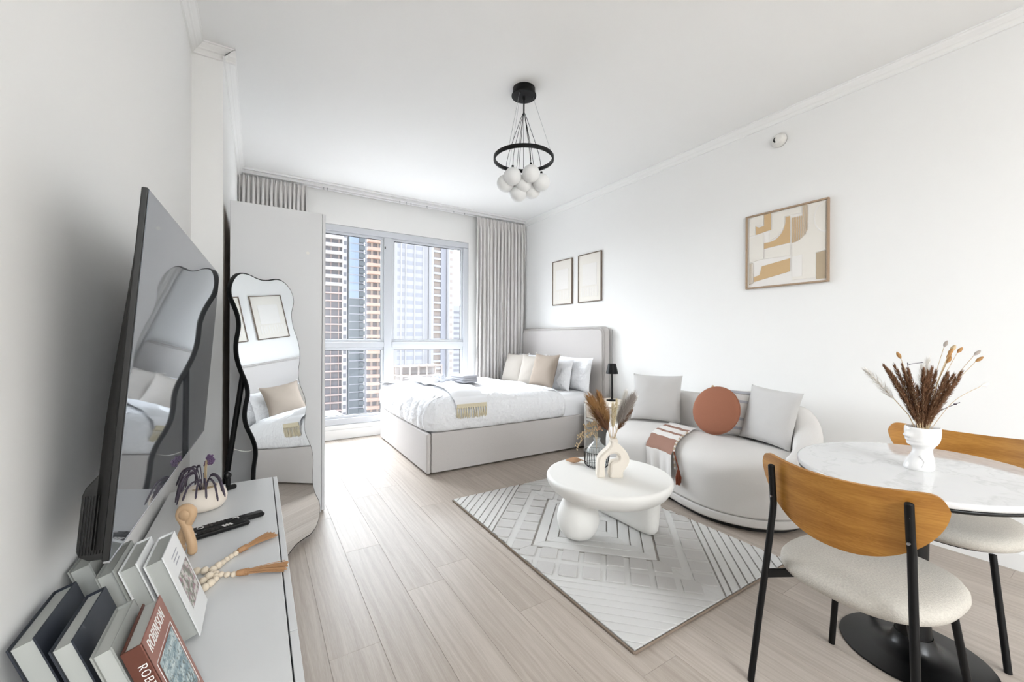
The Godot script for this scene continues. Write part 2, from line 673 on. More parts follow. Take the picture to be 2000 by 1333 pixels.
func plank(m: MB, x0: float, x1: float, z0: float, z1: float, v0: float, v1: float) -> void:
	var b := 0.0007
	var y := 0.0
	var k := m.v.size()
	m.quad(Vector3(x0 + b, y, z1 - b), Vector3(x1 - b, y, z1 - b), Vector3(x1 - b, y, z0 + b), Vector3(x0 + b, y, z0 + b))
	m.t[k] = Vector2(0, v1)
	m.t[k + 1] = Vector2(1, v1)
	m.t[k + 2] = Vector2(1, v0)
	m.t[k + 3] = Vector2(0, v0)
	var lo := y - 0.001
	m.quad(Vector3(x0, lo, z1), Vector3(x1, lo, z1), Vector3(x1 - b, y, z1 - b), Vector3(x0 + b, y, z1 - b))
	m.quad(Vector3(x1, lo, z1), Vector3(x1, lo, z0), Vector3(x1 - b, y, z0 + b), Vector3(x1 - b, y, z1 - b))
	m.quad(Vector3(x1, lo, z0), Vector3(x0, lo, z0), Vector3(x0 + b, y, z0 + b), Vector3(x1 - b, y, z0 + b))
	m.quad(Vector3(x0, lo, z0), Vector3(x0, lo, z1), Vector3(x0 + b, y, z1 - b), Vector3(x0 + b, y, z0 + b))
	m.quad(Vector3(x0, lo, z0), Vector3(x1, lo, z0), Vector3(x1, lo - 0.009, z0), Vector3(x0, lo - 0.009, z0))


func profile_run(m: MB, a: Vector3, b: Vector3, out: Vector3, prof: Array) -> void:
	# prof: (distance out, height) from one end of the section to the other
	for i in prof.size() - 1:
		var p: Vector2 = prof[i]
		var q: Vector2 = prof[i + 1]
		var a0 := a + out * p.x + Vector3(0, p.y, 0)
		var b0 := b + out * p.x + Vector3(0, p.y, 0)
		var b1 := b + out * q.x + Vector3(0, q.y, 0)
		var a1 := a + out * q.x + Vector3(0, q.y, 0)
		var nn := (b0 - a0).cross(a1 - a0)
		# the section is run so that its outside faces away from the wall
		var want := out * 1.0 + Vector3(0, -0.4 if prof[0].y > prof[prof.size() - 1].y else 0.4, 0)
		if nn.dot(want) >= 0:
			m.quad(a0, b0, b1, a1)
		else:
			m.quad(b0, a0, a1, b1)
	for e in [a, b]:
		var f := []
		for p in prof:
			f.append(e + out * p.x + Vector3(0, p.y, 0))
		for i in range(1, f.size() - 1):
			m.tri(f[0], f[i], f[i + 1])


func cornice(m: MB, a: Vector3, b: Vector3, out: Vector3) -> void:
	profile_run(m, a, b, out, [Vector2(0.062, 0), Vector2(0.062, -0.008), Vector2(0.055, -0.010), Vector2(0.050, -0.018), Vector2(0.036, -0.030), Vector2(0.032, -0.036), Vector2(0.024, -0.040), Vector2(0.012, -0.052), Vector2(0.010, -0.062), Vector2(0, -0.064)])


func skirting(m: MB, a: Vector3, b: Vector3, out: Vector3) -> void:
	profile_run(m, a, b, out, [Vector2(0.014, 0), Vector2(0.014, 0.088), Vector2(0.010, 0.096), Vector2(0.0, 0.1)])


const WX0 := 0.27
const WX1 := 2.482
const WY0 := 0.165
const WY1 := 2.52


func build_window() -> void:
	var zf := ZB - 0.005   # face of the frame towards the room
	var zd := ZB - 0.075
	var win := Node3D.new()
	win.name = "window_1"
	win.set_meta("kind", "structure")
	add_child(win)
	var m := MB.new()
	var f := 0.075
	m.bx(WX0, WX1, WY1 - f, WY1, zd, zf, 0.006)
	m.bx(WX0, WX1, WY0, WY0 + f, zd, zf, 0.006)
	m.bx(WX0, WX0 + f, WY0 + f, WY1 - f, zd, zf, 0.006)
	m.bx(WX1 - f, WX1, WY0 + f, WY1 - f, zd, zf, 0.006)
	obj("window_frame", m, mats.window_frame, win)
	m = MB.new()
	m.bx(1.328, 1.428, WY0 + f, WY1 - f, zd, zf, 0.006)
	obj("mullion", m, mats.window_frame, win)
	for q in [[WX0 + f, 1.328], [1.428, WX1 - f]]:
		m = MB.new()
		m.bx(q[0], q[1], 1.075, 1.143, zd, zf + 0.004, 0.006)
		obj("transom", m, mats.window_frame, win)
	for q in [[WX0 + f, 1.328, WY0 + f, 1.075], [1.428, WX1 - f, WY0 + f, 1.075], [WX0 + f, 1.328, 1.143, WY1 - f], [1.428, WX1 - f, 1.143, WY1 - f]]:
		var b := 0.03
		m = MB.new()
		m.bx(q[0], q[1], q[3] - b, q[3], zd + 0.01, zf - 0.02, 0.004)
		m.bx(q[0], q[1], q[2], q[2] + b, zd + 0.01, zf - 0.02, 0.004)
		m.bx(q[0], q[0] + b, q[2] + b, q[3] - b, zd + 0.01, zf - 0.02, 0.004)
		m.bx(q[1] - b, q[1], q[2] + b, q[3] - b, zd + 0.01, zf - 0.02, 0.004)
		var bead := obj("glazing_bead", m, mats.window_frame, win)
		var g := 0.005
		m = MB.new()
		m.bx(q[0] + b, q[1] - b, q[3] - b - g, q[3] - b, zd + 0.02, zf - 0.03)
		m.bx(q[0] + b, q[1] - b, q[2] + b, q[2] + b + g, zd + 0.02, zf - 0.03)
		m.bx(q[0] + b, q[0] + b + g, q[2] + b, q[3] - b, zd + 0.02, zf - 0.03)
		m.bx(q[1] - b - g, q[1] - b, q[2] + b, q[3] - b, zd + 0.02, zf - 0.03)
		obj("gasket", m, mats.gasket, bead)
		m = MB.new()
		var zz := zd + 0.03
		m.quad(Vector3(q[0] + b, q[2] + b, zz), Vector3(q[1] - b, q[2] + b, zz), Vector3(q[1] - b, q[3] - b, zz), Vector3(q[0] + b, q[3] - b, zz))
		obj("pane", m, mats.glass, win)
	# painted upstand and ledge under the frame
	m = MB.new()
	m.bx(WX0 - 0.02, WX1 + 0.02, 0, 0.115, ZB, ZB + 0.022, 0.006)
	m.bx(WX0 - 0.02, WX1 + 0.02, 0.115, 0.165, ZB, ZB + 0.012, 0.004)
	obj("window_sill", m, mats.trim_paint, win)
	# handle of the opening light
	m = MB.new()
	m.bx(1.333, 1.345, 2.30, 2.33, zf, zf + 0.012, 0.003)
	obj("window_catch", m, mats.gasket, win)


# ------------------------------------------------------------------ curtains

func curtain_sheet(x0: float, x1: float, n_pleats: int, sd: int) -> MB:
	var m := MB.new()
	var nz := noise(0.35, sd, 2)
	var rows := []
	var top := 2.872
	var cols := n_pleats * 10
	var ys := [0.02, 0.25, 0.55, 0.85, 1.15, 1.45, 1.75, 2.0, 2.25, 2.45, 2.58, 2.66, 2.71, 2.74, 2.77, 2.80, 2.84, top]
	for y in ys:
		var row := []
		var h: float = clampf((top - y) / 0.14, 0, 1)
		for j in cols + 1:
			var s := float(j) / cols
			var ph := s * n_pleats
			var w := nz.get_noise_2d(s * 30.0, y * 0.9)
			# pinched heading above, deeper loose folds below
			var amp := lerpf(0.012, 0.034, smoothstep(0.0, 1.0, h)) * (1.0 + 0.6 * w)
			var pinch := exp(-pow((top - 0.10 - y) / 0.035, 2.0))
			amp *= 1.0 - 0.55 * pinch
			var k := ph + w * 0.55 * smoothstep(0.1, 1.2, top - y)
			var cw := cos(TAU * k)
			var zz := signf(cw) * pow(absf(cw), 0.7) * amp + cos(TAU * k * 0.5 + sd) * 0.012 * h
			var xx := lerpf(x0, x1, s) + sin(TAU * k * 2.0) * 0.009 * h + nz.get_noise_2d(s * 14.0 + 50.0, y * 0.5) * 0.012 * h * sin(PI * s)
			row.append(Vector3(xx, y, -5.028 + zz))
		rows.append(row)
	m.grid(rows)
	return m


func build_curtains() -> void:
	var c := thing("curtain", "gathered taupe curtain hanging above the white wardrobe", "curtain", Vector3.ZERO, 0, "window curtains")
	obj("cloth", curtain_sheet(-0.172, 0.455, 15, 3), mats.curtain_cloth, c)
	curtain_hooks(c, -0.15, 0.44, 19)
	c = thing("curtain", "full-length taupe curtain hanging between window and headboard", "curtain", Vector3.ZERO, 0, "window curtains")
	obj("cloth", curtain_sheet(2.555, 3.355, 14, 4), mats.curtain_cloth, c)
	curtain_hooks(c, 2.57, 3.34, 20)
	var t := thing("curtain_track", "long white curtain track fixed to the ceiling over the window", "curtain track")
	var m := MB.new()
	m.bx(-0.18, XR - 0.004, CEIL - 0.022, CEIL, -4.925, -4.905, 0.003)
	m.bx(-0.18, XR - 0.004, CEIL - 0.03, CEIL, -5.016, -4.984, 0.004)
	m.bx(-0.18, XR - 0.004, CEIL - 0.03, CEIL, -5.096, -5.070, 0.004)
	obj("rail", m, mats.trim_paint, t)
	for x in [0.62, 0.66, 1.48, 1.56, 1.62, 1.83, 2.20, 2.36]:
		m = MB.new()
		m.box(Vector3(x, CEIL - 0.037, -5.0), Vector3(0.010, 0.014, 0.008), 0.002)
		m.tube([Vector3(x, CEIL - 0.042, -5.0), Vector3(x, CEIL - 0.055, -5.0), Vector3(x + 0.006, CEIL - 0.060, -5.0)], 0.003, 6)
		obj("runner", m, mats.steel, t)


func curtain_hooks(c: Node3D, x0: float, x1: float, n: int) -> void:
	for i in n:
		var x := lerpf(x0, x1, (i + 0.5) / n)
		var m := MB.new()
		m.tube([Vector3(x, 2.83, -5.02), Vector3(x, CEIL - 0.031, -5.012)], 0.0025, 5)
		obj("hook", m, mats.trim_paint, c)


# ------------------------------------------------------------------ the street beyond the window

func build_outside() -> void:
	mat("pale_render", Color(0.800, 0.780, 0.765), 0.9)  # facade and glass colours below are paled to stand in for distance haze
	mat("pink_render", Color(0.760, 0.680, 0.650), 0.9)
	mat("salmon_render", Color(0.790, 0.660, 0.590), 0.9)
	mat("shade_glass", Color(0.520, 0.520, 0.535), 0.6)
	mat("blue_glass", Color(0.620, 0.680, 0.740), 0.6)
	mat("dark_glass", Color(0.460, 0.485, 0.495), 0.6)
	mat("tan_render", Color(0.700, 0.650, 0.610), 0.9)
	mat("white_render", Color(0.740, 0.735, 0.735), 0.9)
	mat("grey_render", Color(0.660, 0.660, 0.680), 0.9)
	mat("sand", Color(0.58, 0.565, 0.55), 0.9)
	mat("asphalt", Color(0.500, 0.500, 0.500), 0.9)
	var m := MB.new()
	m.bx(-260, 360, -46, -42, -420, -25)
	var gr := struct("ground", m, mats.sand)
	gr.set_meta("label", "pale sandy ground and streets far below the window")
	m = MB.new()
	m.bx(-200, 300, -42, -41.9, -150, -128)
	m.bx(-200, 300, -42, -41.9, -98, -84)
	struct("street", m, mats.asphalt)

	# tower with stacked balconies seen square on
	var b := thing("balcony_tower", "pale tower with stacked square balconies beside the blue glass tower", "building", Vector3(25.1, -42, -181.5), deg_to_rad(-3))
	m = MB.new()
	m.bx(-9, 6.6, 0, 130, -10, -1.6)
	obj("core", m, mats.shade_glass, b)
	m = MB.new()
	m.bx(4.6, 6.6, 0, 130, -2, 0.3, 0.05)
	obj("pier", m, mats.pale_render, b)
	for k in 34:
		var y := 6.0 + k * 3.25
		m = MB.new()
		var up := k > 17
		m.bx(-9, 4.6, y, y + (1.35 if up else 0.55), -1.6, 0.2, 0.03)
		obj("balcony", m, mats.pale_render if up else mats.pink_render, b)
		m = MB.new()
		for x in [-6.2, -3.0, 0.4, 3.4]:
			m.bx(x - 0.12, x + 0.12, y + 0.5, y + 3.25, -1.6, -0.9)
		obj("balcony_post", m, mats.pink_render, b)
		m = MB.new()
		m.bx(5.0, 6.2, y + 0.9, y + 2.5, 0.3, 0.36)
		obj("window", m, mats.shade_glass, b)

	# glass block in the middle
	b = thing("glass_tower", "tower with a blue glass front between the balcony towers", "building", Vector3(35.4, -42, -178), 0.0)
	m = MB.new()
	m.bx(-3.4, 2.4, 0, 130, -6, -0.4)
	obj("core", m, mats.dark_glass, b)
	for k in 34:
		var y := 4.0 + k * 3.25
		var high := k > 16
		m = MB.new()
		m.bx(-3.4, 0.3, y + 0.35, y + 3.2, -0.4, 0.0)
		obj("window", m, mats.blue_glass if high else mats.dark_glass, b)
		m = MB.new()
		m.bx(0.5, 2.8, y + 1.0, y + 2.9, -0.4, 0.0)
		obj("window", m, mats.dark_glass, b)
		m = MB.new()
		m.bx(-3.4, 2.9, y - 0.05, y + 0.35, -0.4, 0.12)
		obj("floor_slab", m, mats.grey_render, b)

	# salmon balconies
	b = thing("salmon_tower", "tower with long salmon balconies stepping down its front", "building", Vector3(41.2, -42, -171), 0.0)
	m = MB.new()
	m.bx(-3.4, 6.0, 0, 130, -6, -1.8)
	obj("core", m, mats.shade_glass, b)
	for k in 34:
		var y := 4.0 + k * 3.25
		m = MB.new()
		m.bx(-3.6, 3.2, y, y + 1.25, -1.8, 0.3, 0.03)
		obj("balcony", m, mats.salmon_render, b)
		m = MB.new()
		m.bx(3.2, 6.0, y, y + 0.5, -1.8, -0.4, 0.03)
		obj("floor_slab", m, mats.pale_render, b)
		m = MB.new()
		for x in [-1.6, 0.9]:
			m.bx(x - 0.4, x + 0.4, y + 1.25, y + 3.25, -1.8, -1.2)
		obj("balcony_post", m, mats.tan_render, b)

	# pale tower that fills the second pair of panes
	b = thing("slab_tower", "broad white tower, haze put into its pale colour, with fine window bands behind the mullion", "building", Vector3(55.5, -42, -172), deg_to_rad(4))
	m = MB.new()
	m.bx(-7.2, 8.3, 0, 140, -14, 0)
	obj("core", m, mats.white_render, b)
	for k in 36:
		var y := 3.0 + k * 3.4
		for q in [[-5.6, -2.4], [-1.6, 1.6], [2.4, 5.6]]:
			m = MB.new()
			m.bx(q[0], q[1], y, y + 1.7, -0.1, 0.06)
			obj("window", m, mats.grey_render, b)
	for x in [-7.0, -4.1, -2.0, 2.0, 6.0]:
		m = MB.new()
		m.bx(x - 0.25, x + 0.25, 0, 140, 0, 0.5)
		obj("fin", m, mats.white_render, b)

	b = thing("brown_tower", "slim tower with brown window bays and white balcony edges", "building", Vector3(68.6, -42, -171), deg_to_rad(8))
	m = MB.new()
	m.bx(-3.6, 3.4, 0, 140, -12, -1.0)
	obj("core", m, mats.tan_render, b)
	m = MB.new()
	m.bx(-4.2, -3.2, 0, 140, -12, 0.3)
	obj("pier", m, mats.white_render, b)
	m = MB.new()
	m.bx(0.8, 3.4, 0, 140, -1.0, -0.2)
	obj("pier", m, mats.grey_render, b)
	for k in 38:
		var y := 3.0 + k * 3.25
		m = MB.new()
		m.bx(-3.2, 0.6, y, y + 0.9, -1.0, 0.1, 0.03)
		obj("balcony", m, mats.white_render, b)

	b = thing("thin_tower", "thin bright white tower beside the window's outer frame", "building", Vector3(73.9, -42, -170), deg_to_rad(8))
	m = MB.new()
	m.bx(-1.4, 1.1, 0, 140, -10, 0)
	obj("core", m, mats.white_render, b)
	for k in 38:
		var y := 3.0 + k * 3.25
		m = MB.new()
		m.bx(-0.9, 0.4, y, y + 1.2, -0.1, 0.05)
		obj("window", m, mats.tan_render, b)

	b = thing("far_tower", "grey tower far behind at the window's outer frame", "building", Vector3(118, -42, -255), 0)
	m = MB.new()
	m.bx(-11, 14, 0, 65, -14, 0)
	obj("core", m, mats.grey_render, b)
	for k in 17:
		m = MB.new()
		m.bx(-10, 13, 2.0 + k * 3.6, 3.6 + k * 3.6, -0.1, 0.06)
		obj("window", m, mats.shade_glass, b)

	# low building with an open brown frame in the lower panes
	b = thing("scaffold_block", "low brown building frame of open floors below the white tower", "building", Vector3(49, -42, -142), deg_to_rad(3))
	for k in 10:
		m = MB.new()
		m.bx(-6.5, 9.5, k * 3.3 + 2.9, k * 3.3 + 3.3, -8, 0)
		obj("floor_slab", m, mats.tan_render, b)
	for x in [-6.2, -3.0, 0.2, 3.4, 6.6, 9.2]:
		m = MB.new()
		m.bx(x - 0.25, x + 0.25, 0, 33.3, -0.6, -0.1)
		m.bx(x - 0.25, x + 0.25, 0, 33.3, -7.6, -7.1)
		obj("column", m, mats.tan_render, b)
	m = MB.new()
	m.bx(-6, 9, 0, 32.5, -7.0, -6.8)
	obj("back_wall", m, mats.pale_render, b)

	# podium roofs and low blocks that fill the lower panes
	for q in [[12, -124, 9, 10, 20], [32, -122, 8, 8, 17], [24, -101, 10, 7, 11], [46, -106, 8, 7, 12], [66, -118, 8, 8, 16], [66, -97, 8, 7, 10], [8, -82, 7, 7, 8], [28, -80, 8, 6, 6], [48, -82, 8, 7, 7]]:
		b = thing("low_block", "low pale rooftop far below among the towers", "building", Vector3(q[0], -42, q[1]), 0.1, "low rooftops below the window")
		m = MB.new()
		m.bx(-q[2], q[2], 0, q[4], -q[3], q[3], 0.1)
		obj("wall", m, mats.pale_render, b)
		m = MB.new()
		m.bx(-q[2] - 0.3, q[2] + 0.3, q[4], q[4] + 0.8, -q[3] - 0.3, q[3] + 0.3, 0.1)
		obj("parapet", m, mats.white_render, b)
		m = MB.new()
		m.bx(-q[2] * 0.5, -q[2] * 0.1, q[4] + 0.8, q[4] + 2.8, -q[3] * 0.4, q[3] * 0.1, 0.1)
		obj("plant_room", m, mats.grey_render, b)


# ------------------------------------------------------------------ bed

# a stuffed square: two bulging faces meeting in a seam, standing in its own x-y plane
func cushion(w: float, h: float, t: float, sd := 1, sharp := 0.10, wrinkle := 0.006) -> MB:
	var m := MB.new()
	var nz := noise(3.0, sd, 2)
	var n := 22
	for side in [1.0, -1.0]:
		var rows := []
		for i in n + 1:
			var row := []
			for j in n + 1:
				var a := -1.0 + 2.0 * j / n
				var b := -1.0 + 2.0 * i / n
				a = signf(a) * pow(absf(a), 0.8)
				b = signf(b) * pow(absf(b), 0.8)
				# the sides draw in between the corners
				var x := a * w * 0.5 * (1.0 - sharp * (1.0 - pow(absf(b), 2.5)))
				var y := b * h * 0.5 * (1.0 - sharp * (1.0 - pow(absf(a), 2.5)))
				var f := pow(maxf(0.0, (1.0 - pow(absf(a), 2.4)) * (1.0 - pow(absf(b), 2.4))), 0.55)
				var z: float = side * (t * 0.5 * f + nz.get_noise_2d(x * 2.0 + side * 9.0, y * 2.0) * wrinkle * f)
				row.append(Vector3(x, y + h * 0.5, z))
			rows.append(row)
		m.grid(rows, false, side < 0)
	return m


# turn that stands a cushion up facing `yaw` (0 faces +z) and leans it back
func set_cushion(o: Node3D, at: Vector3, yaw: float, lean: float, roll := 0.0) -> void:
	o.transform = Transform3D(Basis(Vector3.UP, yaw) * Basis(Vector3.RIGHT, -lean) * Basis(Vector3.BACK, roll), at)


func build_bed() -> void:
	var b := thing("bed", "pale grey upholstered bed frame with a tall rounded headboard", "bed", Vector3(2.25, 0, -4.16))
	var o := -b.position
	var part := func(called: String, m: MB) -> MeshInstance3D:
		var q := obj(called, m, mats.bed_fabric, b)
		q.position = o
		return q
	var m := MB.new()
	m.bx(1.24, 1.283, 0.012, 0.365, -4.955, -3.368, 0.014)
	part.call("foot_panel", m)
	m = MB.new()
	m.bx(1.284, 3.262, 0.012, 0.365, -3.410, -3.372, 0.012)
	part.call("side_panel", m)
	m = MB.new()
	m.bx(1.284, 3.262, 0.012, 0.365, -4.953, -4.915, 0.012)
	part.call("side_panel", m)
	m = MB.new()
	m.bx(1.284, 3.262, 0.02, 0.34, -4.914, -3.411)
	part.call("base_box", m)
	# headboard: rounded outline in z-y, thick along x
	m = MB.new()
	var hb := MB.new()
	hb.slab_xy(round_rect(-0.83, 0.83, 0.0, 1.335, 0.075, 8), -0.045, 0.045, 0.022)
	m.add(hb, Transform3D(Basis(Vector3.UP, -PI / 2), Vector3(3.318, 0, -4.125)))
	var head: MeshInstance3D = part.call("headboard", m)
	# inner panel and the piping round it
	m = MB.new()
	hb = MB.new()
	hb.slab_xy(round_rect(-0.80, 0.80, 0.35, 1.305, 0.06, 8), -0.010, 0.010, 0.009)
	m.add(hb, Transform3D(Basis(Vector3.UP, -PI / 2), Vector3(3.270, 0, -4.125)))
	obj("headboard_panel", m, mats.bed_fabric, head)
	m = MB.new()
	var rim := []
	for q in round_rect(-0.812, 0.812, 0.35, 1.317, 0.065, 8):
		rim.append(Vector3(3.268, q.y, -4.125 + q.x))
	rim.append(rim[0])
	m.tube(rim, 0.0055, 6, false)
	obj("piping", m, mats.bed_fabric, head)

	# mattress in its sheet
	m = MB.new()
	m.loft(round_rect(1.30, 3.255, -4.92, -3.405, 0.09, 6), [[0.01, 0.345], [0.0, 0.37], [-0.004, 0.46], [0.0, 0.53], [0.015, 0.57], [0.05, 0.592], [0.10, 0.598]], Vector2(2.3, -4.16), 4)
	tag(obj("mattress", m, mats.linen_white), "white sheeted mattress under the duvet", "mattress")

	# duvet, soft over the foot and the near side
	m = MB.new()
	var n1 := noise(1.6, 21, 3)
	var n2 := noise(6.0, 22, 2)
	var ol := PackedVector2Array()
	for q in smooth_path([Vector2(1.245, -4.90), Vector2(1.232, -4.5), Vector2(1.235, -4.0), Vector2(1.245, -3.52), Vector2(1.285, -3.41), Vector2(1.39, -3.368), Vector2(1.8, -3.352), Vector2(2.3, -3.350), Vector2(2.55, -3.352), Vector2(2.70, -3.362), Vector2(2.78, -3.40), Vector2(2.80, -3.55), Vector2(2.82, -4.0), Vector2(2.82, -4.5), Vector2(2.80, -4.85), Vector2(2.72, -4.955), Vector2(2.4, -4.962), Vector2(1.8, -4.962), Vector2(1.35, -4.958), Vector2(1.27, -4.945)], 9, true):
		ol.append(q)
	var bump := func(p: Vector3) -> Vector3:
		var top := smoothstep(0.50, 0.63, p.y)
		var w: float = n1.get_noise_2d(p.x * 1.0, p.z * 1.0) * 0.034 * top
		# folds that hang down the foot end
		var foot := smoothstep(1.50, 1.25, p.x) * (0.3 + 0.7 * smoothstep(0.38, 0.5, p.y))
		var f: float = n2.get_noise_2d(p.z * 2.2, p.y * 0.5) * 0.030 * foot
		var side := smoothstep(-3.55, -3.38, p.z) * smoothstep(2.15, 2.30, p.x)
		var g: float = n2.get_noise_2d(p.x * 4.0, p.y * 0.4 + 7.0) * 0.012 * side
		var low: float = clampf((0.55 - p.y) / 0.17, 0, 1) * n1.get_noise_2d(p.x * 2.0 + p.z, 3.0) * 0.010
		var rise := 0.03 * smoothstep(2.9, 2.0, p.x) * top * smoothstep(-3.36, -3.75, p.z)
		return p + Vector3(-f, w + rise + low * 0.6 + f * 0.5 * top, g)
	m.loft(ol, [[0.045, 0.372], [0.016, 0.370], [0.0, 0.384], [-0.012, 0.42], [-0.016, 0.47], [-0.010, 0.52], [0.004, 0.565], [0.028, 0.603], [0.065, 0.632], [0.11, 0.648], [0.17, 0.655]], Vector2(2.05, -4.16), 12, bump)
	tag(obj("duvet", m, mats.duvet_cotton), "plump white duvet spread over the bed", "duvet")

	# throw across the foot of the bed with a knotted fringe down the near side
	var th := thing("bed_throw", "thin white throw laid across the duvet with a cream knotted fringe", "throw", Vector3(1.66, 0.66, -4.1), 0)
	m = MB.new()
	var rows := []
	for i in 25:
		var s := i / 24.0
		var row := []
		for j in 19:
			var x := lerpf(1.50, 1.815, j / 18.0) + 0.012 * sin(i * 0.9) * (1.0 - s)
			var p: Vector3
			if i < 19:
				var z := lerpf(-4.86, -3.47, i / 18.0)
				p = Vector3(x, 0.668, z)
				p.y += 0.008 + n1.get_noise_2d(x, z) * 0.034 + 0.03 * smoothstep(2.9, 2.0, x) * smoothstep(-3.36, -3.75, z) + 0.008
				p.y -= 0.012 * smoothstep(-3.6, -3.47, z)
			else:
				var a := (i - 18) / 6.0
				p = Vector3(x, 0.664 - 0.088 * a * a - 0.012 * a, -3.47 + 0.128 * sin(a * PI / 2))
			row.append(p - th.position)
		rows.append(row)
	m.grid(rows, false, true)
	var sheet := obj("cloth", m, mats.linen_white, th)
	sheet.position = Vector3.ZERO
	var k0 := 13
	for i in k0:
		var x := lerpf(1.512, 1.805, i / float(k0 - 1))
		m = MB.new()
		var d := Vector3(x, 0.565, -3.338) - th.position
		m.ball(d, Vector3(0.009, 0.010, 0.006), 8, 6)
		for q in 7:
			var e := Vector3(rng.randf_range(-0.013, 0.013), -rng.randf_range(0.075, 0.095), rng.randf_range(-0.002, 0.008))
			m.tube([d, d + e * 0.4 + Vector3(0, 0, 0.004), d + e], [0.0036, 0.0032, 0.0022], 5, false)
		obj("fringe_knot", m, mats.fringe_cream, th)
	m = MB.new()
	m.box(Vector3(1.6585, 0.585, -3.3385) - th.position, Vector3(0.30, 0.036, 0.006), 0.003)
	obj("border", m, mats.fringe_cream, th)

	# pillows: white sleeping pillows against the headboard, small cushions before them
	var g := "white pillows against the headboard"
	for q in [["white sleeping pillow against the headboard, behind the other white one", 3.125, -3.70, 0.66, 0.40, 5, -0.14, -0.03], ["white sleeping pillow leaning before another, beside the taupe cushion", 2.985, -3.86, 0.58, 0.39, 6, -0.20, 0.03], ["white sleeping pillow hidden behind the silvery cushions", 3.12, -4.56, 0.66, 0.40, 7, -0.14, 0.0]]:
		var p := thing("pillow", q[0], "pillow", Vector3.ZERO, 0, g)
		obj("pillow_case", cushion(q[3], q[4], 0.15, q[5], 0.07, 0.012), mats.duvet_cotton, p)
		set_cushion(p, Vector3(q[1], 0.588, q[2]), -PI / 2 + q[7], -q[6])
	g = "small cushions on the bed"
	for q in [["silvery beige cushion next to the curtain on the bed", 2.86, -4.61, 0.46, 8, "silver_cushion", 0.10], ["pale silvery cushion in the middle of the bed's cushion row", 2.875, -4.20, 0.45, 9, "silver_cushion", 0.22], ["taupe cushion with a cream back beside the white pillows", 2.80, -3.87, 0.45, 10, "taupe_cushion", 0.05]]:
		var p := thing("bed_cushion", q[0], "cushion", Vector3.ZERO, 0, g)
		obj("cushion_cover", cushion(q[3], q[3] * 0.92, 0.14, q[4], 0.11, 0.008), mats[q[5]], p)
		m = MB.new()
		for e in [[-1, -1], [1, -1], [1, 1], [-1, 1]]:
			m.ball(Vector3(e[0] * q[3] * 0.497, q[3] * 0.46 + e[1] * q[3] * 0.456, 0), Vector3(0.008, 0.008, 0.006), 8, 6)
		obj("cushion_corner", m, mats.throw_cream, p)
		set_cushion(p, Vector3(q[1], 0.592 if q[1] > 2.85 else 0.62, q[2]), -PI / 2 + q[6], 0.30)

	# folded towels
	var tw := "towels on the bed"
	for k in 3:
		m = MB.new()
		m.loft(round_rect(-0.10, 0.10, -0.15, 0.15, 0.03, 4), [[0.006, 0.0], [0.0, 0.008], [0.0, 0.016], [0.006, 0.024], [0.02, 0.0255]], Vector2.ZERO, 2)
		var t := tag(obj("folded_towel", m, mats.towel_grey), ["folded grey towel at the bottom of the stack on the bed", "folded grey towel in the middle of the stack on the bed", "folded grey towel on top of the stack on the bed"][k], "towel", tw)
		t.position = Vector3(1.99, 0.702 + k * 0.0262, -4.22)
		t.rotation.y = 0.12
	m = MB.new()
	for k in 9:
		var a := k * 0.7
		m.ball(Vector3(sin(a) * 0.05 * (k % 3), 0.022 + 0.006 * (k % 2), cos(a) * 0.06), Vector3(0.045, 0.024, 0.05), 12, 8)
	m.tube(smooth_path([Vector3(-0.05, 0.06, -0.07), Vector3(-0.02, 0.075, -0.03), Vector3(0.0, 0.055, 0.0), Vector3(0.02, 0.07, 0.04), Vector3(-0.02, 0.06, 0.08)], 5), 0.014, 8)
	tag(obj("rolled_towel", m, mats.towel_white), "white towel tied in a soft bow on the bed", "towel", tw).position = Vector3(1.73, 0.706, -4.30)


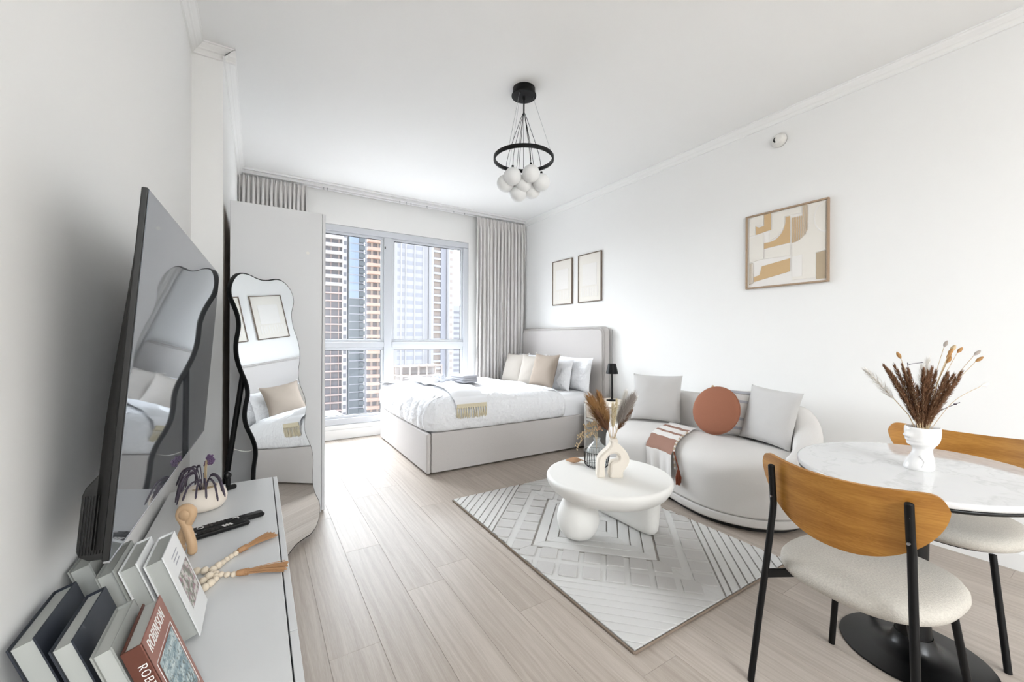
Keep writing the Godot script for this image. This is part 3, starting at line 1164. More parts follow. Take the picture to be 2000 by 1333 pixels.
func build_bedside() -> void:
	var n := thing("nightstand", "small cream bedside table with a drawer over an open niche", "nightstand", Vector3(2.93, 0, -3.055))
	var m := MB.new()
	var d := 0.39
	var w := 0.20
	m.bx(0, d, 0.512, 0.545, -w, w, 0.014)
	obj("top", m, mats.cream_ceramic, n)
	for s in [-1.0, 1.0]:
		m = MB.new()
		m.bx(0, d, 0, 0.511, s * w, s * (w - 0.028), 0.01)
		obj("side_panel", m, mats.matte_white, n)
	m = MB.new()
	m.bx(d - 0.02, d - 0.002, 0.02, 0.511, -w + 0.029, w - 0.029)
	obj("back_panel", m, mats.matte_white, n)
	m = MB.new()
	m.bx(0.004, d - 0.021, 0.335, 0.36, -w + 0.029, w - 0.029, 0.004)
	m.bx(0.004, d - 0.021, 0.0, 0.06, -w + 0.029, w - 0.029, 0.004)
	obj("shelf", m, mats.matte_white, n)
	m = MB.new()
	m.bx(0.006, 0.03, 0.364, 0.508, -w + 0.031, w - 0.031, 0.006)
	for k in 7:
		m.bx(0.001, 0.0065, 0.372 + k * 0.019, 0.383 + k * 0.019, -w + 0.034, w - 0.034, 0.003)
	var dr := obj("drawer", m, mats.cream_ceramic, n)
	m = MB.new()
	m.ball(Vector3(-0.012, 0.436, 0), Vector3(0.012, 0.012, 0.012), 12, 8)
	obj("knob", m, mats.cream_ceramic, dr)

	var l := thing("table_lamp", "slim black cordless lamp standing on the bedside table", "lamp", Vector3(3.16, 0.545, -3.075))
	m = MB.new()
	m.lathe([Vector2(0, 0), Vector2(0.057, 0), Vector2(0.058, 0.004), Vector2(0.056, 0.009), Vector2(0.012, 0.013), Vector2(0, 0.013)], 32)
	obj("base", m, mats.black_metal, l)
	m = MB.new()
	m.tube([Vector3(0, 0.012, 0), Vector3(0, 0.30, 0)], 0.0085, 12)
	obj("stem", m, mats.black_metal, l)
	m = MB.new()
	m.lathe([Vector2(0.060, 0.285), Vector2(0.064, 0.285), Vector2(0.042, 0.385), Vector2(0.039, 0.389), Vector2(0, 0.390), Vector2(0, 0.384), Vector2(0.037, 0.383), Vector2(0.060, 0.285)], 32)
	obj("lamp_shade", m, mats.black_metal, l)
	m = MB.new()
	m.tube(smooth_path([Vector3(XR - 0.01, 1.30, -3.27), Vector3(XR - 0.008, 0.95, -3.268), Vector3(XR - 0.008, 0.55, -3.262)], 4), 0.003, 6)
	tag(obj("cable", m, mats.steel), "thin grey cable running down beside the headboard", "cable")


# ------------------------------------------------------------------ sofa

func build_sofa() -> void:
	var s := thing("sofa", "curved off-white boucle sofa with a wraparound back", "sofa", Vector3(2.95, 0, -1.95))
	var o := -s.position
	# kidney outline of the seat in x-z
	var ol := outline2([Vector2(2.74, -1.205), Vector2(2.60, -1.31), Vector2(2.515, -1.46), Vector2(2.49, -1.62), Vector2(2.52, -1.80), Vector2(2.57, -1.97), Vector2(2.55, -2.14), Vector2(2.52, -2.32), Vector2(2.56, -2.52), Vector2(2.70, -2.68), Vector2(2.90, -2.745), Vector2(3.12, -2.74), Vector2(3.26, -2.62), Vector2(3.30, -2.35), Vector2(3.30, -1.95), Vector2(3.29, -1.55), Vector2(3.22, -1.30), Vector2(3.06, -1.19), Vector2(2.90, -1.17)], 5)
	var m := MB.new()
	m.loft(ol, [[0.05, 0.0], [0.05, 0.03], [0.045, 0.035]], Vector2(2.95, -1.95), 2)
	obj("plinth", m, mats.black_plastic, s).position = o
	m = MB.new()
	m.loft(ol, [[0.04, 0.032], [0.012, 0.034], [0.004, 0.045], [0.0, 0.075], [0.004, 0.085], [0.004, 0.092]], Vector2(2.95, -1.95), 2)
	obj("base", m, mats.sofa_boucle, s).position = o
	m = MB.new()
	m.loft(ol, [[0.02, 0.093], [0.005, 0.096], [0.0, 0.11], [-0.006, 0.22], [-0.008, 0.30], [-0.003, 0.35], [0.012, 0.385], [0.04, 0.415], [0.08, 0.435], [0.13, 0.447, 0.018]], Vector2(2.95, -1.95), 6)
	obj("seat", m, mats.sofa_boucle, s).position = o
	# back: a rounded roll swept round the rear of the outline, falling away at both ends
	var line := smooth_path([Vector2(2.83, -1.225), Vector2(3.00, -1.225), Vector2(3.14, -1.28), Vector2(3.215, -1.42), Vector2(3.235, -1.70), Vector2(3.24, -2.0), Vector2(3.235, -2.3), Vector2(3.20, -2.52), Vector2(3.10, -2.655), Vector2(2.92, -2.70), Vector2(2.76, -2.665)], 6)
	m = MB.new()
	var rows := []
	var cnt := line.size()
	for i in cnt:
		var f := float(i) / (cnt - 1)
		var p: Vector2 = line[i]
		var d: Vector2 = (line[mini(i + 1, cnt - 1)] - line[maxi(i - 1, 0)]).normalized()
		var side := Vector2(d.y, -d.x)
		var e := minf(f, 1.0 - f)
		var top := lerpf(0.47, 0.735, smoothstep(0.0, 0.26, e))
		var th := lerpf(0.045, 0.085, smoothstep(0.0, 0.16, e))
		var row := []
		for k in 25:
			var a := -TAU * (k % 24) / 24
			var cc := cos(a)
			var sn := sin(a)
			var x := signf(cc) * pow(absf(cc), 0.75) * th
			var y: float = 0.30 + (top - 0.30) * (0.5 + 0.5 * signf(sn) * pow(absf(sn), 0.55))
			row.append(Vector3(p.x + side.x * x, y, p.y + side.y * x))
		rows.append(row)
	m.grid(rows, true)
	for e in [0, cnt - 1]:
		var mid := Vector3.ZERO
		for k in 24:
			mid += rows[e][k] / 24.0
		var out: Vector2 = (line[0] - line[1]).normalized() if e == 0 else (line[cnt - 1] - line[cnt - 2]).normalized()
		var tip := mid + Vector3(out.x, 0, out.y) * 0.035
		var ring := []
		for k in 25:
			ring.append(mid.lerp(rows[e][k], 0.75) + Vector3(out.x, 0, out.y) * 0.026)
		var last := []
		for k in 25:
			last.append(tip.lerp(rows[e][k], 0.001))
		m.grid([rows[e], ring, last] if e > 0 else [last, ring, rows[e]], true)
	obj("backrest", m, mats.sofa_boucle, s).position = o

	# cushions
	var g := "cushions on the sofa"
	var c := thing("sofa_cushion", "light grey square cushion on the sofa end next to the bedside table", "cushion", Vector3.ZERO, 0, g)
	obj("cushion_cover", cushion(0.43, 0.42, 0.12, 31, 0.06, 0.006), mats.cushion_linen, c)
	set_cushion(c, Vector3(3.0, 0.465, -2.40), -PI / 2 + 0.46, 0.24)
	c = thing("sofa_cushion", "light grey square cushion at the sofa end by the dining table", "cushion", Vector3.ZERO, 0, g)
	obj("cushion_cover", cushion(0.38, 0.40, 0.12, 32, 0.06, 0.006), mats.cushion_linen, c)
	set_cushion(c, Vector3(3.03, 0.462, -1.50), -PI / 2 - 0.16, 0.26, -0.06)
	# round cushion
	c = thing("sofa_cushion", "round terracotta cushion in the middle of the sofa", "cushion", Vector3.ZERO, 0, g)
	m = MB.new()
	rows = []
	for i in 21:
		var a := PI * i / 20 - PI / 2
		var row := []
		for k in 41:
			var b := -TAU * (k % 40) / 40
			row.append(Vector3(cos(a) * cos(b) * 0.185, 0.185 + cos(a) * sin(b) * 0.185, 0))
			row[k].z = -signf(sin(a)) * pow(absf(sin(a)), 1.0) * 0.058
		rows.append(row)
	rows.reverse()
	m.grid(rows, true, true)
	obj("cushion_cover", m, mats.terracotta, c)
	m = MB.new()
	var rim := []
	for k in 49:
		rim.append(Vector3(cos(TAU * k / 48) * 0.185, 0.185 + sin(TAU * k / 48) * 0.185, 0))
	m.tube(rim, 0.0045, 6, false)
	obj("piping", m, mats.terracotta, c)
	set_cushion(c, Vector3(2.965, 0.468, -1.845), -PI / 2 + 0.02, 0.30)
	# patterned cushion behind it
	c = thing("sofa_cushion", "white cushion with grey stripes and tasselled corners behind the round one", "cushion", Vector3.ZERO, 0, g)
	obj("cushion_cover", cushion(0.34, 0.36, 0.10, 33, 0.07, 0.005), mats.throw_cream, c)
	for y in [0.05, 0.12, 0.25, 0.32]:
		m = MB.new()
		var row0 := []
		var row1 := []
		for k in 17:
			var x := lerpf(-0.145, 0.145, k / 16.0)
			var f := pow((1.0 - pow(absf(x / 0.17), 2.4)) * (1.0 - pow(absf((y - 0.18) / 0.18), 2.4)), 0.55)
			row0.append(Vector3(x, y, 0.05 * f + 0.004))
			row1.append(Vector3(x, y + 0.02, 0.05 * f + 0.003))
		m.grid([row0, row1])
		obj("stripe", m, mats.towel_grey, c)
	for e in [[-1, 0], [1, 0], [1, 1], [-1, 1]]:
		m = MB.new()
		var p := Vector3(e[0] * 0.17, 0.36 * e[1], 0)
		m.ball(p, Vector3(0.010, 0.010, 0.010), 8, 6)
		for k in 8:
			m.tube([p, p + Vector3(e[0] * rng.randf_range(0.012, 0.03), rng.randf_range(-0.035, -0.01), rng.randf_range(-0.01, 0.01))], 0.0025, 5)
		obj("tassel", m, mats.dried_straw if e[0] < 0 else mats.book_grey, c)
	set_cushion(c, Vector3(3.085, 0.462, -1.775), -PI / 2 + 0.1, 0.24)

	# striped throw over the seat edge
	var t := thing("sofa_throw", "cream throw with rust stripes and a rust tassel, draped over the sofa", "throw", Vector3(2.7, 0.47, -1.98))
	o = -t.position
	# path from the back of the seat over its front edge
	var a0 := Vector3(3.10, 0.4675, -2.16)
	var pth := [Vector3(3.02, 0.470, -2.135), Vector3(2.85, 0.470, -2.085), Vector3(2.72, 0.461, -2.045), Vector3(2.64, 0.446, -2.02), Vector3(2.585, 0.424, -2.00), Vector3(2.550, 0.385, -1.985), Vector3(2.542, 0.33, -1.975), Vector3(2.541, 0.27, -1.97), Vector3(2.539, 0.225, -1.968)]
	var sp := smooth_path(pth, 6)
	var wdir := Vector3(-0.18, 0, 1).normalized()
	var cuts := [[0.0, 0.09, "throw_cream"], [0.09, 0.125, "throw_rust"], [0.125, 0.21, "throw_cream"], [0.21, 0.25, "throw_rust"], [0.25, 0.37, "throw_cream"], [0.37, 0.66, "throw_rust"], [0.66, 1.0, "throw_cream"]]
	for q in cuts:
		m = MB.new()
		rows = []
		var i0 := int(round(q[0] * (sp.size() - 1)))
		var i1 := int(round(q[1] * (sp.size() - 1)))
		for i in range(i0, i1 + 1):
			var f := float(i) / (sp.size() - 1)
			var row := []
			for k in 13:
				var u := k / 12.0 - 0.5
				var p: Vector3 = sp[i] + wdir * u * (0.27 + 0.02 * sin(f * 5.0))
				# it follows the concave front of the seat
				if f > 0.45:
					p.x -= (0.016 + 0.030 * absf(u) * 1.6) * smoothstep(0.45, 0.7, f) - 0.006
					p.x -= 0.010 * sin(u * 19.0) * smoothstep(0.6, 1.0, f)
				p.y += 0.006 + 0.002 * sin(u * 17.0 + f * 6.0)
				p.y -= 0.03 * smoothstep(0.7, 1.0, f) * (0.5 + u)
				row.append(p + o)
			rows.append(row)
		m.grid(rows)
		obj("stripe" if q[2] == "throw_rust" else "cloth", m, mats[q[2]], t)
	# whipped edge with dark stitches
	m = MB.new()
	var edge := []
	for i in range(4, sp.size() - 6):
		edge.append(sp[i] + wdir * 0.139 + Vector3(-0.01, 0.005, 0) + o)
	m.tube(edge, 0.006, 6)
	obj("edging", m, mats.throw_cream, t)
	for i in range(2, edge.size() - 2, 4):
		m = MB.new()
		m.tube([edge[i], edge[i + 1], edge[i + 2]], 0.0068, 6)
		obj("stitch", m, mats.kraft_grey, t)
	m = MB.new()
	var tp: Vector3 = Vector3(2.487, 0.275, -1.79) + o
	m.tube([Vector3(2.505, 0.40, -1.84) + o, tp + Vector3(0, 0.02, 0), tp], 0.004, 6)
	m.ball(tp, Vector3(0.012, 0.014, 0.012), 10, 8)
	for k in 26:
		var a := k * 2.4
		var r := 0.016 * sqrt(k / 26.0)
		var e := Vector3(cos(a) * r, 0, sin(a) * r)
		m.tube([tp + e * 0.4, tp + e * 1.1 + Vector3(0, -0.04, 0), tp + e + Vector3(0, -0.085 - 0.01 * sin(k), 0)], 0.0034, 5)
	obj("tassel", m, mats.tassel_rust, t)


# ------------------------------------------------------------------ rug

func build_rug() -> void:
	var c := Vector2(1.815, -1.91)
	var hx := 0.60
	var hz := 0.85
	var r := thing("rug", "ivory rug with raised diamond lines and tufted squares under the coffee table", "rug", Vector3(c.x, 0, c.y))
	var m := MB.new()
	m.bx(-hx, hx, 0.0005, 0.008, -hz, hz, 0.002)
	obj("backing", m, mats.rug_ground, r)
	m = MB.new()
	for s in [-1.0, 1.0]:
		m.bx(-hx, hx, 0.0006, 0.0125, s * hz - 0.004, s * hz + 0.004, 0.003)
		m.bx(s * hx - 0.004, s * hx + 0.004, 0.0006, 0.0125, -hz, hz, 0.003)
	obj("binding", m, mats.rug_binding, r)
	var frame := PackedVector2Array([Vector2(-hx + 0.005, -hz + 0.005), Vector2(hx - 0.005, -hz + 0.005), Vector2(hx - 0.005, hz - 0.005), Vector2(-hx + 0.005, hz - 0.005)])
	# bands between diamond distances |x| + |z|
	var bands := []
	for k in 5:
		bands.append([0.015 + k * 0.094, 0.015 + k * 0.094 + 0.084])
	bands.append([0.865, 0.905])
	for k in 8:
		bands.append([0.915 + k * 0.068, 0.915 + k * 0.068 + 0.059])
	for b in bands:
		for q in 4:
			var sx := [1.0, -1.0, -1.0, 1.0]
			var sz := [1.0, 1.0, -1.0, -1.0]
			var p := PackedVector2Array([Vector2(b[0] * sx[q], 0), Vector2(b[1] * sx[q], 0), Vector2(0, b[1] * sz[q]), Vector2(0, b[0] * sz[q])])
			if Geometry2D.is_polygon_clockwise(p):
				p.reverse()
			for piece in Geometry2D.intersect_polygons(p, frame):
				rug_piece(r, piece, "pile_line", mats.rug_pile, 0.0175)
	# two rings of small tufted squares, in the diamond's own directions
	for q in 4:
		var a := Vector2([1, -1, -1, 1][q], [1, 1, -1, -1][q]).normalized()
		var bdir := Vector2(-a.y, a.x)
		# ground pile between the squares
		var p := PackedVector2Array([Vector2([1, -1, -1, 1][q] * 0.495, 0), Vector2([1, -1, -1, 1][q] * 0.857, 0), Vector2(0, [1, 1, -1, -1][q] * 0.857), Vector2(0, [1, 1, -1, -1][q] * 0.495)])
		if Geometry2D.is_polygon_clockwise(p):
			p.reverse()
		for piece in Geometry2D.intersect_polygons(p, frame):
			rug_piece(r, piece, "pile_ground", mats.rug_pile, 0.0130)
		for ring in 2:
			var dist: float = [0.565, 0.770][ring] / sqrt(2.0)
			for k in range(-6, 7):
				var mid := a * dist + bdir * k * 0.118
				if mid.x * a.x < -0.02 or mid.y * a.y < -0.02:
					continue
				var h := 0.044
				var sq := PackedVector2Array([mid - a * h * 1.15 - bdir * h, mid + a * h * 1.15 - bdir * h, mid + a * h * 1.15 + bdir * h, mid - a * h * 1.15 + bdir * h])
				if Geometry2D.is_polygon_clockwise(sq):
					sq.reverse()
				var quarter := PackedVector2Array([Vector2.ZERO, Vector2(a.x * 3, 0), Vector2(a.x * 3, a.y * 3), Vector2(0, a.y * 3)])
				if Geometry2D.is_polygon_clockwise(quarter):
					quarter.reverse()
				for p1 in Geometry2D.intersect_polygons(sq, frame):
					for piece in Geometry2D.intersect_polygons(p1, quarter):
						rug_piece(r, piece, "tufted_square", mats.pile_beige, 0.0195)


func rug_piece(r: Node3D, poly: PackedVector2Array, called: String, m: Material, top: float) -> void:
	var area := 0.0
	for i in poly.size():
		area += poly[i].cross(poly[(i + 1) % poly.size()])
	if absf(area) < 0.0006:
		return
	# drawn in x-z: slab_xy stands it in x-y, then it is laid flat
	var flat := PackedVector2Array()
	for p in poly:
		flat.append(Vector2(p.x, -p.y))
	var s := MB.new()
	s.slab_xy(flat, 0.0075, top, 0.003, false)
	var t := MB.new()
	t.add(s, Transform3D(Basis(Vector3.RIGHT, -PI / 2), Vector3.ZERO))
	obj(called, t, m, r)


# ------------------------------------------------------------------ coffee table

func build_coffee_table() -> void:
	var c := thing("coffee_table", "round chunky matte white coffee table on a ball and a slab leg", "coffee table", Vector3(1.806, 0.018, -1.785))
	var m := MB.new()
	m.lathe([Vector2(0, 0.245), Vector2(0.20, 0.245), Vector2(0.275, 0.250), Vector2(0.315, 0.262), Vector2(0.345, 0.285), Vector2(0.364, 0.312), Vector2(0.372, 0.336), Vector2(0.371, 0.350), Vector2(0.365, 0.359), Vector2(0.355, 0.3625), Vector2(0.0, 0.3625)], 72)
	obj("table_top", m, mats.matte_white, c)
	m = MB.new()
	m.lathe([Vector2(0, 0.0), Vector2(0.045, 0.0), Vector2(0.085, 0.022), Vector2(0.110, 0.055), Vector2(0.122, 0.095), Vector2(0.124, 0.13), Vector2(0.116, 0.17), Vector2(0.100, 0.205), Vector2(0.088, 0.23), Vector2(0.086, 0.248)], 40)
	obj("leg", m, mats.matte_white, c).position = Vector3(-0.19, 0, -0.055)
	m = MB.new()
	m.loft(outline2([Vector2(0.155, 0.10), Vector2(0.17, 0.165), Vector2(0.215, 0.185), Vector2(0.27, 0.155), Vector2(0.285, 0.06), Vector2(0.275, -0.08), Vector2(0.25, -0.20), Vector2(0.20, -0.27), Vector2(0.16, -0.25), Vector2(0.155, -0.15), Vector2(0.155, 0.0)], 5), [[0.035, 0.0], [0.018, 0.006], [0.006, 0.022], [0.0, 0.06], [-0.004, 0.12], [-0.008, 0.18], [-0.012, 0.22], [-0.014, 0.25]], Vector2(0.21, -0.05), 1)
	obj("leg", m, mats.matte_white, c)

	# arch vase with pampas
	var top := 0.3805
	var v := thing("arch_vase", "cream arched ceramic vase standing on the coffee table", "vase", Vector3(1.79, top, -1.735), -deg_to_rad(33))
	m = MB.new()
	# a flat arch: a straight leg on one side, a round belly curling back on the other
	var outl := []
	for e in [[610, 760], [612, 800], [585, 850], [530, 900], [480, 950], [458, 1010], [455, 1100], [456, 1195], [540, 1195], [540, 1110], [543, 1030], [562, 972], [602, 930], [650, 915], [692, 932], [703, 968], [686, 998], [640, 1008], [608, 1040], [600, 1110], [602, 1195], [742, 1195], [752, 1130], [800, 1062], [822, 1000], [810, 930], [762, 862], [705, 815], [689, 790], [690, 760]]:
		outl.append(Vector2((e[0] - 640) * 0.00051, (1195 - e[1]) * 0.00051))
	var belly := MB.new()
	belly.slab_xy(PackedVector2Array(smooth_path(outl, 3, true)), -0.026, 0.026, 0.0)
	# eased faces: the same outline drawn in, a little prouder
	for k in 3:
		var inn := Geometry2D.offset_polygon(PackedVector2Array(smooth_path(outl, 3, true)), [-0.002, -0.005, -0.009][k])
		for pp in inn:
			belly.slab_xy(pp, -[0.0295, 0.0325, 0.0345][k], [0.0295, 0.0325, 0.0345][k], [0.0018, 0.002, 0.0025][k])
	m.add(belly, Transform3D())
	obj("body", m, mats.sand_ceramic, v)
	m = MB.new()
	m.lathe([Vector2(0.021, 0.212), Vector2(0.020, 0.222), Vector2(0.0215, 0.228), Vector2(0.019, 0.230), Vector2(0.015, 0.226), Vector2(0.014, 0.215), Vector2(0.0, 0.213)], 20, Vector3(0.004, 0, 0))
	obj("lip", m, mats.sand_ceramic, v)
	var base := Vector3(1.79, top + 0.228, -1.735)
	var gp := "pampas stems in the arch vase"
	# in-plane directions: right of the picture and up, toward the viewer
	var rt := Vector3(0.848, 0, 0.53)
	var fw := Vector3(0.53, 0, -0.848)
	for q in [["golden brown pampas plume leaning toward the bed in the arch vase", -0.125, 0.215, 0.01, "pampas_gold", 0.060, 1300], ["dark brown pampas plume low on the bed side of the arch vase", -0.095, 0.150, -0.03, "pampas_brown", 0.040, 900], ["tan pampas plume between the golden and the cream ones", -0.075, 0.245, 0.03, "pampas_gold", 0.042, 900], ["cream bunny-tail bundle upright in the arch vase", 0.0, 0.205, 0.0, "pampas_cream", 0.020, 360], ["pale cream plume upright beside the bunny tails in the arch vase", 0.03, 0.225, 0.02, "pampas_cream", 0.018, 320], ["grey feathery plume leaning toward the sofa in the arch vase", 0.115, 0.235, 0.0, "pampas_grey", 0.050, 1100], ["white tipped plume leaning toward the sofa in the arch vase", 0.09, 0.265, 0.04, "pampas_white", 0.030, 600], ["long white plume leaning outermost toward the sofa in the arch vase", 0.15, 0.235, 0.04, "pampas_white", 0.030, 500], ["brown plume low on the sofa side of the arch vase", 0.105, 0.165, -0.02, "pampas_brown", 0.022, 500]]:
		var tip: Vector3 = rt * q[1] + Vector3.UP * q[2] + fw * q[3]
		plume("pampas_stem", q[0], base, tip, mats[q[4]], q[5], q[6], gp)

	# caged glass vase behind it
	var w := thing("wire_vase", "small glass bottle vase in a black wire basket on the coffee table", "vase", Vector3(1.845, top, -1.925))
	m = MB.new()
	m.lathe([Vector2(0, 0.003), Vector2(0.056, 0.003), Vector2(0.066, 0.015), Vector2(0.071, 0.05), Vector2(0.067, 0.095), Vector2(0.050, 0.13), Vector2(0.028, 0.15), Vector2(0.020, 0.165), Vector2(0.023, 0.182)], 32)
	obj("bottle", m, bottle_glass(), w)
	for y in [0.004, 0.016, 0.098]:
		m = MB.new()
		var ring := []
		var r: float = {0.004: 0.062, 0.016: 0.075, 0.098: 0.081}[y]
		for k in 33:
			ring.append(Vector3(cos(TAU * k / 32) * r, y, sin(TAU * k / 32) * r))
		m.tube(ring, 0.0018, 6, false)
		obj("wire_ring", m, mats.black_metal, w)
	for k in 30:
		var a := TAU * k / 30
		var d := Vector3(cos(a), 0, sin(a))
		m = MB.new()
		m.tube([d * 0.062 + Vector3(0, 0.004, 0), d * 0.075 + Vector3(0, 0.016, 0), d * 0.081 + Vector3(0, 0.098, 0)], 0.0017, 5)
		obj("wire", m, mats.black_metal, w)
	gp = "dried sprays in the wire vase"
	base = Vector3(1.845, top + 0.17, -1.925)
	for k in 5:
		var e: Vector3 = rt * [-0.115, -0.07, -0.02, -0.135, 0.03][k] + Vector3.UP * [0.015, 0.075, 0.105, -0.055, 0.065][k] + fw * [0.0, 0.03, -0.02, -0.02, 0.02][k]
		spray("dried_spray", ["dried beige flower spray hanging over the wire vase's bed side", "dried beige flower spray arching from the wire vase", "tall dried beige flower spray in the wire vase", "dried beige flower spray trailing onto the coffee table", "dried beige flower spray beside the arch vase"][k], base, e, gp)
	m = MB.new()
	m.lathe([Vector2(0, -0.055), Vector2(0.006, -0.045), Vector2(0.014, -0.02), Vector2(0.018, 0.005), Vector2(0.014, 0.03), Vector2(0.006, 0.045), Vector2(0, 0.05)], 14)
	var pod := thing("seed_pod", "tan dried seed pod lying on the coffee table", "seed pod", Vector3(1.765, top + 0.0185, -2.055))
	obj("pod", m, mats.dried_leaf, pod)
	m = MB.new()
	m.tube(smooth_path([Vector3(0, 0.048, 0), Vector3(0.012, 0.075, 0), Vector3(0.03, 0.095, 0.01)], 4), 0.003, 6)
	obj("stalk", m, mats.dried_leaf, pod)
	pod.rotation = Vector3(0, -deg_to_rad(32), -PI / 2 + 0.02)


func bottle_glass() -> StandardMaterial3D:
	var g := mat("bottle_glass", Color(0.93, 0.96, 0.97, 0.22), 0.04)
	g.transparency = BaseMaterial3D.TRANSPARENCY_ALPHA
	return g


# a stem whose upper part carries a thick coat of fine hairs
func plume(called: String, label: String, base: Vector3, tip: Vector3, m: Material, spread: float, hairs: int, group: String, start := 0.28) -> Node3D:
	var o := thing(called, label, "dried grass", base, 0, group)
	var l := tip.length()
	var d := tip / l
	var bend := Vector3(d.x, 0, d.z) * 0.10 * l
	var at := func(f: float) -> Vector3: return tip * f + bend * (f * f - f)
	var mb := MB.new()
	mb.tube([Vector3(0, -0.05, 0), at.call(0.25), at.call(0.5), at.call(0.75), at.call(0.97)], [0.0016, 0.0016, 0.0014, 0.0012, 0.0006], 5)
	obj("stem", mb, mats.dried_straw, o)
	mb = MB.new()
	var s1 := d.cross(Vector3(0.3, 0.1, 0.9)).normalized()
	var s2 := d.cross(s1)
	for k in hairs:
		var f := start + (0.97 - start) * rng.randf()
		var a := rng.randf() * TAU
		var thick := spread * pow(maxf(sin(PI * pow((f - start) / (1.0 - start), 0.75)), 0.0), 0.6) + 0.002
		var p: Vector3 = at.call(f)
		var outw := s1 * cos(a) + s2 * sin(a)
		var q := p + outw * thick * rng.randf_range(0.55, 1.1) + d * spread * rng.randf_range(0.7, 1.5)
		var mid := p.lerp(q, 0.5) + outw * thick * 0.18
		var wd := outw.cross(d).normalized() * 0.0011
		mb.quad(p - wd, p + wd, mid + wd * 0.9, mid - wd * 0.9)
		mb.tri(mid - wd * 0.9, mid + wd * 0.9, q)
	obj("plume", mb, m, o)
	return o


func spray(called: String, label: String, base: Vector3, tip: Vector3, group: String) -> void:
	var o := thing(called, label, "dried flower", base, 0, group)
	var mb := MB.new()
	var path := smooth_path([Vector3(0, -0.06, 0), Vector3(tip.x * 0.12, 0.03, tip.z * 0.12), tip * 0.6 + Vector3(0, 0.05, 0), tip], 5)
	mb.tube(path, 0.0013, 5)
	obj("stem", mb, mats.dried_straw, o)
	mb = MB.new()
	for k in 34:
		var p: Vector3 = path[rng.randi_range(int(path.size() * 0.45), path.size() - 1)]
		var e := Vector3(rng.randf_range(-1, 1), rng.randf_range(-1, 1), rng.randf_range(-1, 1)).normalized()
		var q := p + e * rng.randf_range(0.006, 0.018)
		mb.tube([p, q], 0.0007, 4, false)
		mb.ball(q, Vector3(0.0038, 0.0055, 0.0038), 6, 4)
	obj("floret_cluster", mb, mats.dried_straw if rng.randf() < 0.5 else mats.dried_leaf, o)


# ------------------------------------------------------------------ dining corner

